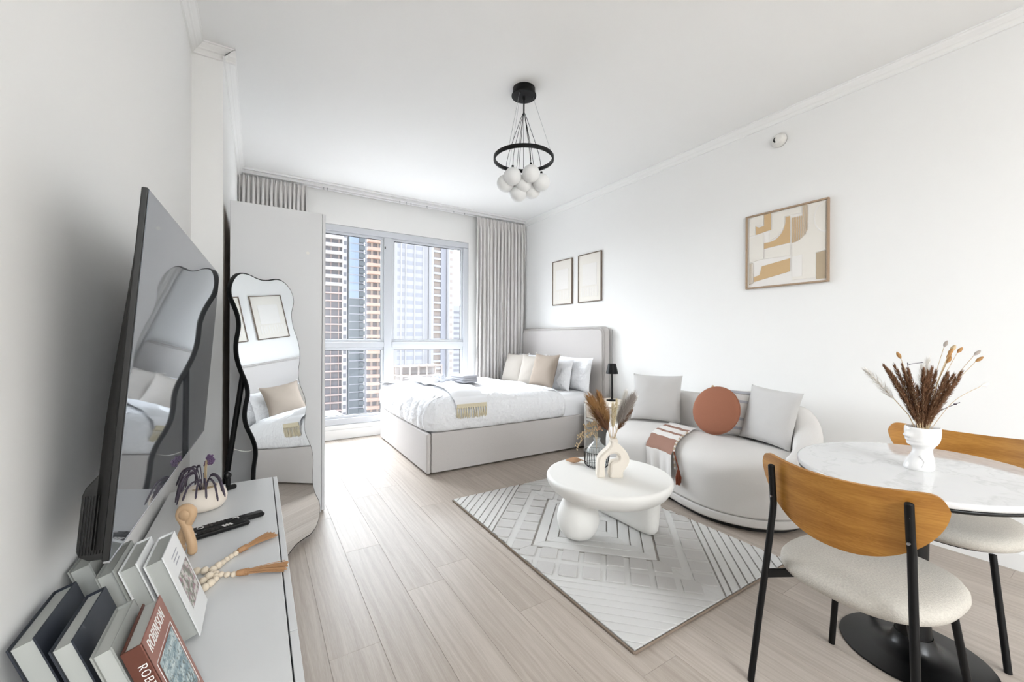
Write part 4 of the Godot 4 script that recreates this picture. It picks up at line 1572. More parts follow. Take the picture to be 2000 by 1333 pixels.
func build_dining() -> void:
	var t := thing("dining_table", "small oval dining table with a white marble top on a black pedestal", "dining table", Vector3(2.138, 0, -0.508))
	var m := MB.new()
	var ol := PackedVector2Array()
	for k in 72:
		ol.append(Vector2(cos(TAU * k / 72) * 0.432, sin(TAU * k / 72) * 0.356))
	m.loft(ol, [[0.010, 0.692], [0.003, 0.694], [0.0, 0.700], [0.0, 0.709], [0.003, 0.7135], [0.008, 0.7145]], Vector2.ZERO, 1)
	obj("table_top", m, mats.marble, t)
	m = MB.new()
	m.loft(ol, [[0.16, 0.672], [0.02, 0.676], [0.006, 0.682], [0.004, 0.690], [0.010, 0.692]], Vector2.ZERO, 1)
	obj("top_edge", m, mats.black_satin, t)
	m = MB.new()
	m.lathe([Vector2(0, 0.0), Vector2(0.219, 0.0), Vector2(0.222, 0.003), Vector2(0.219, 0.007), Vector2(0.13, 0.015), Vector2(0.09, 0.024), Vector2(0.068, 0.042), Vector2(0.056, 0.075), Vector2(0.055, 0.078)], 64)
	obj("base", m, mats.black_satin, t)
	m = MB.new()
	m.lathe([Vector2(0.053, 0.078), Vector2(0.050, 0.12), Vector2(0.044, 0.20), Vector2(0.042, 0.35), Vector2(0.044, 0.52), Vector2(0.052, 0.60), Vector2(0.075, 0.65), Vector2(0.13, 0.671), Vector2(0.0, 0.673)], 40)
	obj("pedestal", m, mats.black_satin, t)

	dining_chair("dining chair with a golden oak back, turned away on the rug side of the table", Vector3(1.711, 0, -0.519), 0.103, "oak_back")
	dining_chair("dining chair with an oak back against the wall side of the table", Vector3(2.497, 0, -0.487), PI + 0.02, "oak_back")

	# bust vase with dried grasses
	var top := 0.7147
	var v := thing("bust_vase", "white ceramic vase shaped as a bust with its face in profile", "vase", Vector3(2.125, top, -0.482))
	m = MB.new()
	# (radius, height): base, neck, cup, rim and down inside
	var prof := smooth_path([Vector2(0.044, 0.0), Vector2(0.046, 0.008), Vector2(0.043, 0.026), Vector2(0.036, 0.046), Vector2(0.0305, 0.064), Vector2(0.030, 0.076), Vector2(0.036, 0.086), Vector2(0.044, 0.096), Vector2(0.050, 0.109), Vector2(0.053, 0.125), Vector2(0.054, 0.142), Vector2(0.053, 0.155), Vector2(0.050, 0.158), Vector2(0.047, 0.154), Vector2(0.046, 0.13), Vector2(0.0005, 0.118)], 5)
	var rows := []
	for i in prof.size():
		var q: Vector2 = prof[i]
		var row := []
		for k in 73:
			var a := -TAU * (k % 72) / 72
			# the face looks along -x of the vase
			var x: float = cos(a) * q.x
			var z: float = sin(a) * q.x * 0.88
			var h := q.y
			if i < 62:
				var face := exp(-pow((absf(fposmod(a + TAU, TAU) - PI)) / 0.26, 2.0))
				var wide := exp(-pow((absf(fposmod(a + TAU, TAU) - PI)) / 0.55, 2.0))
				x -= face * (exp(-pow((h - 0.127) / 0.0085, 2.0)) * 0.017 + exp(-pow((h - 0.136) / 0.010, 2.0)) * 0.006)
				x -= wide * (exp(-pow((h - 0.110) / 0.005, 2.0)) * 0.006 + exp(-pow((h - 0.095) / 0.008, 2.0)) * 0.011 - exp(-pow((h - 0.102) / 0.004, 2.0)) * 0.003)
			# the neck leans back from the chest
			x -= 0.014 * (1.0 - smoothstep(0.0, 0.075, h))
			row.append(Vector3(x, h, z))
		rows.append(row)
	m.grid(rows, true)
	obj("body", m, mats.white_ceramic, v)
	v.rotation.y = -deg_to_rad(32)
	v.scale = Vector3.ONE
	m = MB.new()
	m.tube(smooth_path([Vector3(-0.030, 0.055, 0.022), Vector3(-0.022, 0.035, 0.030), Vector3(-0.035, 0.012, 0.033)], 5), [0.004, 0.005, 0.006, 0.006, 0.006, 0.006, 0.006, 0.006, 0.005, 0.005, 0.004], 8)
	obj("collar_fold", m, mats.white_ceramic, v)
	var base := Vector3(2.125, top + 0.142, -0.482)
	var rt := Vector3(0.848, 0, 0.53)
	var fw := Vector3(0.53, 0, -0.848)
	var g := "dried grasses in the bust vase"
	var list := []
	for k in 8:
		list.append([-0.145 + k * 0.0155 + 0.003 * (k % 2), 0.250 - 0.012 * (k % 3), rng.randf_range(-0.04, 0.04), "pampas_brown", 0.0135, 620, "dark brown reed plume on the sofa side of the bust vase", 0.06])
	for k in 9:
		list.append([0.018 + k * 0.0135, 0.225 - 0.010 * (k % 3) - 0.004 * k + 0.028 * float(k > 1), rng.randf_range(-0.05, 0.04), "pampas_brown", 0.0135, 620, "dark brown reed plume on the wall side of the bust vase", 0.06])
	list.append([0.008, 0.165, 0.03, "pampas_brown", 0.012, 450, "short brown reed plume in the middle of the bust vase", 0.06])
	list.append([0.05, 0.240, 0.05, "pampas_white", 0.026, 320, "tall cream feather plume behind the brown reeds", 0.3])
	list.append([0.07, 0.265, 0.05, "pampas_white", 0.022, 260, "tallest cream feather plume behind the brown reeds", 0.3])
	list.append([-0.165, 0.225, 0.06, "pampas_white", 0.020, 220, "faint cream plume spreading outermost toward the sofa", 0.5])
	for q in list:
		plume("reed_plume", q[6], base, rt * q[0] + Vector3.UP * q[1] + fw * q[2], mats[q[3]], q[4], q[5], g, q[7])
	g = "bunny tails in the bust vase"
	var k2 := 0
	for q in [[0.112, 0.27, "pampas_gold"], [0.095, 0.285, "pampas_gold"], [0.128, 0.298, "dried_straw"], [0.142, 0.30, "dried_straw"], [0.155, 0.293, "pampas_gold"], [0.118, 0.315, "pampas_grey"], [0.175, 0.262, "pampas_gold"], [0.205, 0.285, "pampas_grey"], [0.205, 0.170, "pampas_white"], [-0.10, 0.272, "pampas_gold"], [0.105, 0.255, "pampas_gold"]]:
		var tip: Vector3 = rt * q[0] + Vector3.UP * q[1] + fw * rng.randf_range(-0.02, 0.04)
		var o := thing("bunny_tail", ["gold bunny tail low in the cluster above the bust vase", "gold bunny tail on the cluster's inner edge above the bust vase", "straw bunny tail in the cluster above the bust vase", "straw bunny tail beside another high above the bust vase", "gold bunny tail hanging at the top of the bust vase's bouquet", "grey bunny tail topmost of the bust vase's bouquet", "large gold bunny tail outside the reeds of the bust vase", "grey bunny tail standing farthest out over the bust vase", "white bunny tail on a long thin stalk low beside the bust vase", "gold bunny tail alone above the brown reeds on the sofa side", "gold bunny tail nestled against the reeds of the bust vase"][k2], "dried grass", base, 0, g)
		k2 += 1
		m = MB.new()
		m.tube(smooth_path([Vector3(0, -0.04, 0), tip * 0.5 + Vector3(0, 0.02, 0), tip], 5), 0.0009, 5)
		obj("stem", m, mats.dried_straw, o)
		m = MB.new()
		var d := (tip * Vector3(1, 0.5, 1)).normalized()
		var rr := []
		var pp := []
		for i in 7:
			pp.append(tip + d * 0.032 * (i / 6.0))
			rr.append(0.0062 * sin(PI * clampf((i + 0.35) / 6.9, 0, 1)))
		m.tube(pp, rr, 10)
		obj("seed_head", m, mats[q[2]], o)
	var tw := thing("dried_twig", "thin dark twig sticking out beside the bust vase's reeds", "twig", base)
	m = MB.new()
	m.tube(smooth_path([Vector3(0, -0.02, 0), rt * 0.05 + Vector3.UP * 0.06, rt * 0.085 + Vector3.UP * 0.085, rt * 0.14 + Vector3.UP * 0.108], 5), 0.0011, 5)
	m.ball(rt * 0.122 + Vector3.UP * 0.101, Vector3(0.008, 0.003, 0.005), 8, 6)
	obj("twig", m, mats.lavender, tw)
	m = MB.new()
	m.tube(smooth_path([Vector3.UP * 0.0 - rt * 0.02, -rt * 0.055 + Vector3.UP * 0.235, -rt * 0.05 + Vector3.UP * 0.25, rt * 0.0 + Vector3.UP * 0.258], 5), 0.0011, 5)
	obj("twig", m, mats.lavender, tw)


func dining_chair(label: String, at: Vector3, th: float, back: String) -> void:
	# the chair faces its own +x; z is its right side
	var c := thing("dining_chair", label, "chair", at, -th, "dining chairs")
	var m := MB.new()
	var ol := PackedVector2Array()
	for k in 64:
		var a := TAU * k / 64
		var wide := 0.222 - 0.012 * sin(a) * 0.0
		ol.append(Vector2(signf(cos(a)) * pow(absf(cos(a)), 0.82) * 0.238, signf(sin(a)) * pow(absf(sin(a)), 0.82) * wide))
	m.loft(ol, [[0.05, 0.402], [0.022, 0.404], [0.007, 0.412], [0.0, 0.426], [0.001, 0.440], [0.010, 0.452], [0.03, 0.462], [0.06, 0.466, 0.004]], Vector2.ZERO, 4)
	obj("seat", m, mats.seat_fabric, c)
	m = MB.new()
	m.loft(ol, [[0.07, 0.388], [0.06, 0.388], [0.058, 0.400]], Vector2.ZERO, 1)
	obj("seat_pan", m, mats.black_metal, c)
	for s in [-1.0, 1.0]:
		m = MB.new()
		var path := [Vector3(-0.264, 0, 0.221 * s), Vector3(-0.242, 0.22, 0.208 * s), Vector3(-0.220, 0.42, 0.195 * s), Vector3(-0.203, 0.60, 0.184 * s), Vector3(-0.2015, 0.63, 0.183 * s), Vector3(-0.206, 0.66, 0.182 * s), Vector3(-0.2165, 0.760, 0.182 * s)]
		m.tube(path, 0.0105, 12)
		m.ball(Vector3(-0.2165, 0.760, 0.182 * s), Vector3(0.0105, 0.006, 0.0105), 12, 8)
		var leg := obj("leg", m, mats.black_metal, c)
		m = MB.new()
		for y in [0.655, 0.725]:
			m.tube([Vector3(-0.216, y, 0.182 * s), Vector3(-0.2225, y, 0.182 * s)], 0.004, 8)
		obj("screw", m, mats.steel, leg)
		m = MB.new()
		m.tube([Vector3(0.198, 0, 0.196 * s), Vector3(0.150, 0.395, 0.150 * s)], 0.0105, 12)
		obj("leg", m, mats.black_metal, c)
		m = MB.new()
		m.box(Vector3(-0.155, 0.382, 0.165 * s), Vector3(0.15, 0.030, 0.010), 0.003, Basis(Vector3.UP, 0.42 * s))
		obj("bracket", m, mats.black_metal, c)
	# curved back panel: straight top, bowed lower edge
	m = MB.new()
	var nx := 48
	var ny := 14
	var front := []
	var rear := []
	for i in ny + 1:
		var fr := []
		var re := []
		for j in nx + 1:
			var r := -1.0 + 2.0 * j / nx
			r = sin(r * PI / 2)
			var z := r * 0.246
			var ytop := 0.778 + 0.020 * pow(absf(r), 2.0) - 0.045 * pow(absf(r), 22.0)
			var ybot := 0.752 - 0.190 * pow(maxf(0.0, 1.0 - pow(absf(r), 2.2)), 0.60)
			var y := lerpf(ybot, ytop, i / float(ny))
			var x := -0.234 + 0.068 * r * r - 0.10 * (y - 0.66)
			var nn := Vector3(1, 0.1, -2.0 * 0.068 * r / 0.246).normalized()
			fr.append(Vector3(x, y, z) + nn * 0.0115 + Vector3(0.012, 0, 0))
			re.append(Vector3(x, y, z) + Vector3(0.012, 0, 0))
		front.append(fr)
		rear.append(re)
	m.grid(front, false, false)
	m.grid(rear, false, true)
	# edges
	var e1 := []
	var e2 := []
	for j in nx + 1:
		e1.append(front[ny][j])
		e2.append(rear[ny][j])
	for j in range(nx, -1, -1):
		e1.append(front[0][j])
		e2.append(rear[0][j])
	e1.append(e1[0])
	e2.append(e2[0])
	m.grid([e1, e2], true)
	# grain lies across the back
	for i in m.t.size():
		m.t[i] = Vector2(m.v[i].y * 2.6 - 1.2, m.v[i].z * 1.3 + 0.5)
	obj("backrest", m, mats[back], c)


# ------------------------------------------------------------------ wardrobe and mirror

func build_wardrobe_mirror() -> void:
	var w := thing("wardrobe", "tall plain white wardrobe seen from its side panel", "wardrobe", Vector3(0.12, 0, -3.55))
	var o := -w.position
	var m := MB.new()
	var z0 := -4.05
	var z1 := -3.055
	m.bx(-0.148, 0.372, 0.0, 2.045, z1 - 0.018, z1, 0.002)
	m.bx(-0.148, 0.372, 0.0, 2.045, z0, z0 + 0.018, 0.002)
	obj("side_panel", m, mats.wardrobe_white, w).position = o
	m = MB.new()
	m.bx(-0.146, 0.372, 2.025, 2.044, z0 + 0.019, z1 - 0.019)
	m.bx(-0.146, 0.372, 0.0, 0.06, z0 + 0.019, z1 - 0.019)
	obj("carcass", m, mats.wardrobe_white, w).position = o
	m = MB.new()
	m.bx(-0.147, -0.140, 0.06, 2.025, z0 + 0.019, z1 - 0.019)
	obj("back_panel", m, mats.ash_wood, w).position = o
	m = MB.new()
	m.tube([Vector3(0.283, 1.765, z1), Vector3(0.283, 1.765, z1 + 0.0012)], 0.010, 14)
	obj("screw_cap", m, mats.white_plastic, w).position = o
	for q in [[z0 + 0.002, (z0 + z1) / 2 - 0.0015], [(z0 + z1) / 2 + 0.0015, z1 - 0.001]]:
		m = MB.new()
		m.bx(0.374, 0.393, 0.012, 2.043, q[0], q[1], 0.002)
		var d := obj("door", m, mats.wardrobe_white, w)
		d.position = o
		m = MB.new()
		m.bx(0.393, 0.413, 1.0, 1.14, (q[0] + q[1]) / 2 - 0.006, (q[0] + q[1]) / 2 + 0.006, 0.004)
		obj("handle", m, mats.steel, d)

	# free-standing wavy mirror on an easel
	var mi := thing("floor_mirror", "tall wavy-edged floor mirror with a thin black frame on an easel", "mirror")
	var hx := Vector3(0.5567, 0, -0.8307)
	var hy := Vector3(-0.0979, 0.993, -0.0656).normalized()
	var n := hx.cross(hy).normalized()
	mi.transform = Transform3D(Basis(hx, hy, n), Vector3(0.098, 0.059, -2.43))
	var pts := [Vector2(-0.036, 1.479), Vector2(0.017, 1.479), Vector2(0.070, 1.469), Vector2(0.127, 1.466), Vector2(0.190, 1.476), Vector2(0.246, 1.489), Vector2(0.302, 1.488), Vector2(0.356, 1.466), Vector2(0.392, 1.431), Vector2(0.408, 1.383), Vector2(0.398, 1.346), Vector2(0.371, 1.301), Vector2(0.363, 1.251), Vector2(0.372, 1.202), Vector2(0.394, 1.152), Vector2(0.408, 1.095), Vector2(0.407, 1.037), Vector2(0.393, 0.988), Vector2(0.369, 0.933), Vector2(0.369, 0.869), Vector2(0.390, 0.817), Vector2(0.411, 0.764), Vector2(0.410, 0.707), Vector2(0.390, 0.655), Vector2(0.371, 0.605), Vector2(0.374, 0.555), Vector2(0.399, 0.503), Vector2(0.423, 0.444), Vector2(0.425, 0.373), Vector2(0.403, 0.304), Vector2(0.391, 0.248), Vector2(0.403, 0.182), Vector2(0.435, 0.123), Vector2(0.443, 0.074), Vector2(0.421, 0.023), Vector2(0.374, -0.018), Vector2(0.306, -0.034), Vector2(0.240, -0.026), Vector2(0.167, -0.020), Vector2(0.116, -0.026), Vector2(0.060, -0.040), Vector2(-0.01, -0.056), Vector2(-0.075, -0.050), Vector2(-0.118, -0.012), Vector2(-0.134, 0.045), Vector2(-0.124, 0.11), Vector2(-0.104, 0.17), Vector2(-0.100, 0.24), Vector2(-0.112, 0.32), Vector2(-0.122, 0.39), Vector2(-0.115, 0.451), Vector2(-0.099, 0.508), Vector2(-0.079, 0.557), Vector2(-0.079, 0.601), Vector2(-0.094, 0.647), Vector2(-0.121, 0.703), Vector2(-0.128, 0.755), Vector2(-0.114, 0.805), Vector2(-0.092, 0.851), Vector2(-0.088, 0.890), Vector2(-0.098, 0.932), Vector2(-0.119, 0.980), Vector2(-0.135, 1.037), Vector2(-0.136, 1.088), Vector2(-0.126, 1.133), Vector2(-0.107, 1.179), Vector2(-0.097, 1.214), Vector2(-0.100, 1.260), Vector2(-0.117, 1.304), Vector2(-0.137, 1.348), Vector2(-0.134, 1.393), Vector2(-0.108, 1.437), Vector2(-0.071, 1.468)]
	var ol := outline2(pts, 3)
	m = MB.new()
	m.slab_xy(ol, -0.021, -0.0012, 0.001)
	obj("frame", m, mats.black_metal, mi)
	var inner := Geometry2D.offset_polygon(ol, -0.0065)[0]
	m = MB.new()
	m.slab_xy(inner, -0.0012, 0.0, 0.0)
	obj("mirror_glass", m, mats.mirror, mi)
	# easel legs hinged behind, with a cord
	for s in [-0.06, 0.34]:
		m = MB.new()
		m.tube([Vector3(s, 0.98, -0.036), Vector3(s, 0.045, -0.30)], 0.013, 8)
		obj("easel_leg", m, mats.black_metal, mi)
	m = MB.new()
	m.tube([Vector3(-0.06, 0.98, -0.036), Vector3(0.34, 0.98, -0.036)], 0.008, 8)
	obj("easel_hinge", m, mats.black_metal, mi)
	m = MB.new()
	m.tube(smooth_path([Vector3(-0.06, 0.60, -0.148), Vector3(-0.02, 0.565, -0.10), Vector3(0.02, 0.57, -0.034)], 5), 0.0025, 6)
	obj("stay_cord", m, mats.white_plastic, mi)


# ------------------------------------------------------------------ media console and what stands on it

func build_console() -> void:
	var c := thing("media_console", "long low white media console under the television", "console", Vector3(-0.12, 0, -1.35))
	var o := -c.position
	var x1 := 0.0805
	var z0 := -2.257
	var z1 := -0.45
	var m := MB.new()
	m.bx(XL + 0.016, x1 - 0.0195, SHELF - 0.02, SHELF, z0, z1, 0.0015)
	obj("top", m, mats.white_lacquer, c).position = o
	m = MB.new()
	m.bx(XL + 0.016, x1 - 0.0195, 0.0, 0.02, z0, z1)
	m.bx(XL + 0.016, x1 - 0.0195, 0.02, SHELF - 0.0205, z0, z0 + 0.018)
	m.bx(XL + 0.016, x1 - 0.0195, 0.02, SHELF - 0.0205, z1 - 0.018, z1)
	m.bx(XL + 0.016, XL + 0.024, 0.02, SHELF - 0.0205, z0 + 0.019, z1 - 0.019)
	obj("carcass", m, mats.white_lacquer, c).position = o
	for k in 3:
		var a := lerpf(z0, z1, k / 3.0) + (0.0015 if k > 0 else 0.0)
		var b := lerpf(z0, z1, (k + 1) / 3.0) - (0.0015 if k < 2 else 0.0)
		m = MB.new()
		m.bx(x1 - 0.0168, x1, 0.004, SHELF - 0.0005, a, b, 0.0015)
		obj("door", m, mats.white_lacquer, c).position = o

	build_tv()
	build_books()

	# planter with dried lavender
	var p := thing("planter", "squat cream bowl planter holding dried lavender on the console", "planter", Vector3(-0.178, SHELF, -1.985))
	m = MB.new()
	m.lathe([Vector2(0, 0.0), Vector2(0.048, 0.0), Vector2(0.064, 0.006), Vector2(0.075, 0.022), Vector2(0.078, 0.042), Vector2(0.073, 0.063), Vector2(0.061, 0.078), Vector2(0.046, 0.085), Vector2(0.041, 0.083), Vector2(0.040, 0.07), Vector2(0.0, 0.066)], 44)
	obj("bowl", m, mats.cream_ceramic, p)
	m = MB.new()
	for k in 30:
		var a := k * 2.4
		m.ball(Vector3(cos(a) * 0.035 * sqrt(k / 30.0), 0.070, sin(a) * 0.035 * sqrt(k / 30.0)), Vector3(0.008, 0.006, 0.008), 6, 4)
	obj("filling", m, mats.dried_straw, p)
	var g := "lavender stems in the console planter"
	for k in 21:
		var a := TAU * k / 21.0 * 5.0 + 0.2
		var lean := rng.randf_range(0.07, 0.125)
		var up := rng.randf_range(0.035, 0.075)
		var drop := rng.randf_range(-0.045, 0.01)
		if k % 4 == 0:
			lean = 0.03
			up = rng.randf_range(0.07, 0.10)
			drop = up + 0.02
		var d := Vector3(cos(a), 0, sin(a))
		var st := thing("lavender_stem", "drooping dried lavender stem in the cream bowl planter" if k % 4 else "upright dried lavender stem in the cream bowl planter", "dried flower", Vector3(-0.178, SHELF + 0.08, -1.985), 0, g)
		var path := smooth_path([Vector3(0, -0.012, 0) + d * 0.01, d * lean * 0.35 + Vector3(0, up, 0), d * lean * 0.75 + Vector3(0, up * 0.9 + drop * 0.2, 0), d * lean + Vector3(0, drop, 0)], 5)
		m = MB.new()
		m.tube(path, 0.0012, 5)
		obj("stem", m, mats.dried_straw, st)
		m = MB.new()
		if k % 4:
			var rr := []
			for i in path.size():
				rr.append(lerpf(0.0014, 0.0034, smoothstep(0.2, 0.5, i / float(path.size() - 1))) * (1.0 if i < path.size() - 1 else 0.4))
			m.tube(path, rr, 7)
		else:
			for i in range(int(path.size() * 0.55), path.size()):
				for q in 5:
					var e := Vector3(rng.randf_range(-1, 1), rng.randf_range(-1, 1), rng.randf_range(-1, 1)) * 0.0048
					m.ball(path[i] + e, Vector3(0.0030, 0.0036, 0.0030), 6, 4)
		obj("flower_spike", m, mats.lavender if k % 4 else mats.lavender_bud, st)

	# looped wooden figure
	var f := thing("wood_figure", "pale carved wooden loop figure beside the white books", "figurine", Vector3(-0.188, SHELF, -1.60), deg_to_rad(-25))
	m = MB.new()
	m.tube(smooth_path([Vector3(0.028, 0.010, 0.012), Vector3(0.026, 0.035, 0.012), Vector3(0.012, 0.070, 0.006), Vector3(-0.004, 0.098, 0.0), Vector3(-0.014, 0.118, 0), Vector3(-0.008, 0.137, 0), Vector3(0.008, 0.140, 0), Vector3(0.020, 0.128, 0), Vector3(0.016, 0.108, 0), Vector3(0.0, 0.080, -0.004), Vector3(-0.014, 0.050, -0.008), Vector3(-0.020, 0.020, -0.010), Vector3(-0.014, 0.011, -0.006)], 6), 0.0125, 14)
	m.ball(Vector3(0.028, 0.0125, 0.012), Vector3(0.0125, 0.0125, 0.0125), 14, 8)
	m.ball(Vector3(-0.014, 0.0125, -0.006), Vector3(0.0125, 0.0125, 0.0125), 14, 8)
	m.ball(Vector3(0.003, 0.122, 0.0), Vector3(0.022, 0.021, 0.018), 14, 10)
	obj("loop", m, mats.ash_wood, f)

	# two remotes
	remote("long black remote control lying next to the planter on the console", Vector3(-0.092, SHELF, -1.760), 0.235, 0.038, deg_to_rad(16.5), false)
	remote("shorter black remote control lying before the long one on the console", Vector3(-0.108, SHELF, -1.712), 0.175, 0.036, deg_to_rad(17.5), true)

	# plug with a short cable by the mirror
	var pl := thing("power_plug", "small black plug with a cable at the console's far end", "plug", Vector3(-0.098, SHELF, -2.165), 0.5)
	m = MB.new()
	m.box(Vector3(0, 0.010, 0), Vector3(0.045, 0.02, 0.02), 0.006)
	m.box(Vector3(-0.008, 0.035, -0.004), Vector3(0.02, 0.045, 0.018), 0.007)
	m.ball(Vector3(-0.010, 0.063, -0.006), Vector3(0.016, 0.018, 0.013), 12, 8)
	obj("housing", m, mats.black_satin, pl)
	m = MB.new()
	m.tube(smooth_path([Vector3(-0.02, 0.012, 0), Vector3(-0.05, 0.006, 0.004), Vector3(-0.10, 0.005, -0.01), Vector3(-0.14, 0.005, 0.0)], 5), 0.003, 6)
	obj("cable", m, mats.black_satin, pl)

	garland()


func remote(label: String, at: Vector3, ln: float, wd: float, turn: float, b: bool) -> void:
	var r := thing("remote_control", label, "remote", at, turn, "remote controls on the console")
	var m := MB.new()
	m.box(Vector3(0, 0.009, 0), Vector3(ln, 0.017, wd), 0.006)
	obj("body", m, mats.black_satin, r)
	for i in 5:
		for j in 3:
			m = MB.new()
			m.tube([Vector3(-0.05 + i * 0.012, 0.0174, -0.010 + j * 0.010), Vector3(-0.05 + i * 0.012, 0.0186, -0.010 + j * 0.010)], 0.0032, 8)
			obj("button", m, mats.black_plastic, r)
	m = MB.new()
	if b:
		for i in 3:
			m.box(Vector3(0.012 + i * 0.010, 0.0179, 0), Vector3(0.006, 0.0012, 0.018), 0.0, Basis(Vector3.UP, 0.25))
	else:
		m.box(Vector3(0.035, 0.0179, 0.0), Vector3(0.004, 0.0012, 0.016), 0.0)
		m.box(Vector3(0.028, 0.0179, -0.006), Vector3(0.016, 0.0012, 0.004), 0.0)
	obj("marking", m, mats.print_white, r)
	m = MB.new()
	var ring := []
	for k in 25:
		ring.append(Vector3(-0.075 + cos(TAU * k / 24) * 0.009, 0.0176, sin(TAU * k / 24) * 0.009))
	m.tube(ring, 0.0013, 5, false)
	obj("dial", m, mats.print_white, r)


func garland() -> void:
	var y := SHELF + 0.0102
	var g := thing("bead_garland", "wooden bead garland with two jute tassels lying on the console", "garland", Vector3(-0.09, SHELF, -1.42))
	var o := -g.position
	var runs := [
		[Vector3(-0.055, y, -1.500), Vector3(-0.075, y, -1.475), Vector3(-0.090, y, -1.450), Vector3(-0.105, y, -1.425), Vector3(-0.135, y, -1.435), Vector3(-0.165, y, -1.445), Vector3(-0.20, y, -1.452)],
		[Vector3(-0.055, y, -1.372), Vector3(-0.080, y, -1.385), Vector3(-0.098, y + 0.006, -1.400), Vector3(-0.118, y, -1.378), Vector3(-0.14, y, -1.352), Vector3(-0.165, y, -1.335), Vector3(-0.20, y, -1.325)],
		[Vector3(-0.105, y + 0.013, -1.418), Vector3(-0.095, y, -1.372), Vector3(-0.108, y, -1.345), Vector3(-0.128, y, -1.318), Vector3(-0.15, y, -1.296), Vector3(-0.185, y, -1.285)]]
	var bead := MB.new()
	bead.ball(Vector3.ZERO, Vector3(0.0106, 0.0100, 0.0106), 14, 8)
	var mesh := bead.mesh()
	var first := true
	for r in runs:
		var path := smooth_path(r, 24)
		var last: Vector3 = path[0]
		var small := 4
		for p in path:
			var need := 0.0160 if small > 0 else 0.0198
			if first or p.distance_to(last) >= need or p == path[0]:
				var b := obj("bead", mesh, mats.bead_wood, g)
				b.position = p + o
				if small > 0:
					b.scale = Vector3.ONE * 0.78
					b.position.y = SHELF + 0.0078 + o.y
				last = p
				small -= 1
				first = false
		first = true
	for q in [[Vector3(-0.050, y, -1.506), Vector3(0.052, y, -1.588)], [Vector3(-0.048, y, -1.368), Vector3(0.056, y, -1.345)]]:
		var a: Vector3 = q[0] + o
		var b: Vector3 = q[1] + o
		var d := (b - a).normalized()
		var side := d.cross(Vector3.UP)
		var m := MB.new()
		m.tube([a, a + d * 0.008, a + d * 0.018, a + d * 0.030], [0.006, 0.0085, 0.0085, 0.0065], 12)
		for k in 4:
			var ring := []
			for i in 13:
				ring.append(a + d * (0.020 + k * 0.0028) + (side * cos(TAU * i / 12) + Vector3.UP * sin(TAU * i / 12)) * 0.0078)
			m.tube(ring, 0.0015, 5, false)
		var head := obj("tassel", m, mats.tassel_jute, g)
		m = MB.new()
		for k in 60:
			var u := rng.randf_range(-1, 1)
			var h := rng.randf_range(0, 1)
			var s := a + d * 0.028 + side * u * 0.005 + Vector3.UP * (h - 0.5) * 0.008
			var e := a + d * rng.randf_range(0.118, 0.128) * (1.0 - 0.03 * u * u) + side * u * 0.024 + Vector3.UP * (-0.0065 + h * 0.010)
			m.tube([s, s.lerp(e, 0.5) + Vector3.UP * 0.002, e], 0.0011, 4, false)
		obj("fringe", m, mats.tassel_jute, head)


func build_tv() -> void:
	var t := thing("television", "large flat black television mounted on the wall over the console", "television")
	var yaw := 0.023
	var tilt := 0.076
	var a := Vector3(sin(yaw), 0, -cos(yaw))
	var n0 := Vector3(cos(yaw), 0, sin(yaw))
	var u := Vector3(0, cos(tilt), 0) + n0 * sin(tilt)
	var n := a.cross(u).normalized()
	t.transform = Transform3D(Basis(a, u.normalized(), n), Vector3(-0.186, 1.135, -1.628))
	var w := 1.23
	var h := 0.692
	var m := MB.new()
	m.bx(-w / 2, w / 2, -h / 2, h / 2, -0.012, -0.0015, 0.002)
	obj("panel", m, mats.black_plastic, t)
	m = MB.new()
	m.bx(-w / 2 + 0.004, w / 2 - 0.004, -h / 2 + 0.003, h / 2 - 0.003, -0.0015, -0.0005)
	obj("screen", m, mats.screen, t)
	m = MB.new()
	m.bx(-w / 2, w / 2, -h / 2 - 0.003, -h / 2 + 0.0015, -0.010, 0.0, 0.001)
	obj("bottom_bezel", m, mats.steel, t)
	# the shell behind swells gently toward the bottom
	m = MB.new()
	var rows := []
	for i in 13:
		var f := i / 12.0
		var y := lerpf(h / 2 - 0.004, -h / 2 + 0.02, f)
		var d := 0.013 + 0.017 * smoothstep(0.05, 0.75, f)
		var x := w / 2 - 0.006
		rows.append([Vector3(-x, y, -0.012), Vector3(-x + 0.006, y, -d), Vector3(-x + 0.04, y, -d - 0.004), Vector3(x - 0.04, y, -d - 0.004), Vector3(x - 0.006, y, -d), Vector3(x, y, -0.012)])
	m.grid(rows)
	obj("back_shell", m, mats.black_plastic, t)
	# ribbed electronics housing low on the back
	m = MB.new()
	var prof := PackedVector2Array([Vector2(-0.024, 0.165), Vector2(-0.046, 0.132), Vector2(-0.050, 0.118), Vector2(-0.050, 0.020), Vector2(-0.046, 0.009), Vector2(-0.032, 0.0), Vector2(-0.012, 0.0), Vector2(-0.012, 0.170)])
	var hb := MB.new()
	hb.slab_xy(prof, -w / 2 + 0.012, w / 2 - 0.012, 0.002, false)
	# slab x -> depth, y -> height, z -> along the width
	m.add(hb, Transform3D(Basis(Vector3(0, 0, 1), Vector3(0, 1, 0), Vector3(-1, 0, 0)), Vector3(0, -h / 2 + 0.0, 0)))
	var house := obj("housing", m, mats.black_plastic, t)
	for k in 9:
		m = MB.new()
		m.bx(-w / 2 + 0.0095, -w / 2 + 0.0125, -h / 2 + 0.012, -h / 2 + 0.118, -0.046 + k * 0.0038, -0.0445 + k * 0.0038, 0.0005)
		obj("rib", m, mats.black_plastic, house)
	m = MB.new()
	m.bx(-0.12, 0.12, -0.10, 0.12, -0.125, -0.034, 0.004)
	obj("wall_bracket", m, mats.black_metal, t)


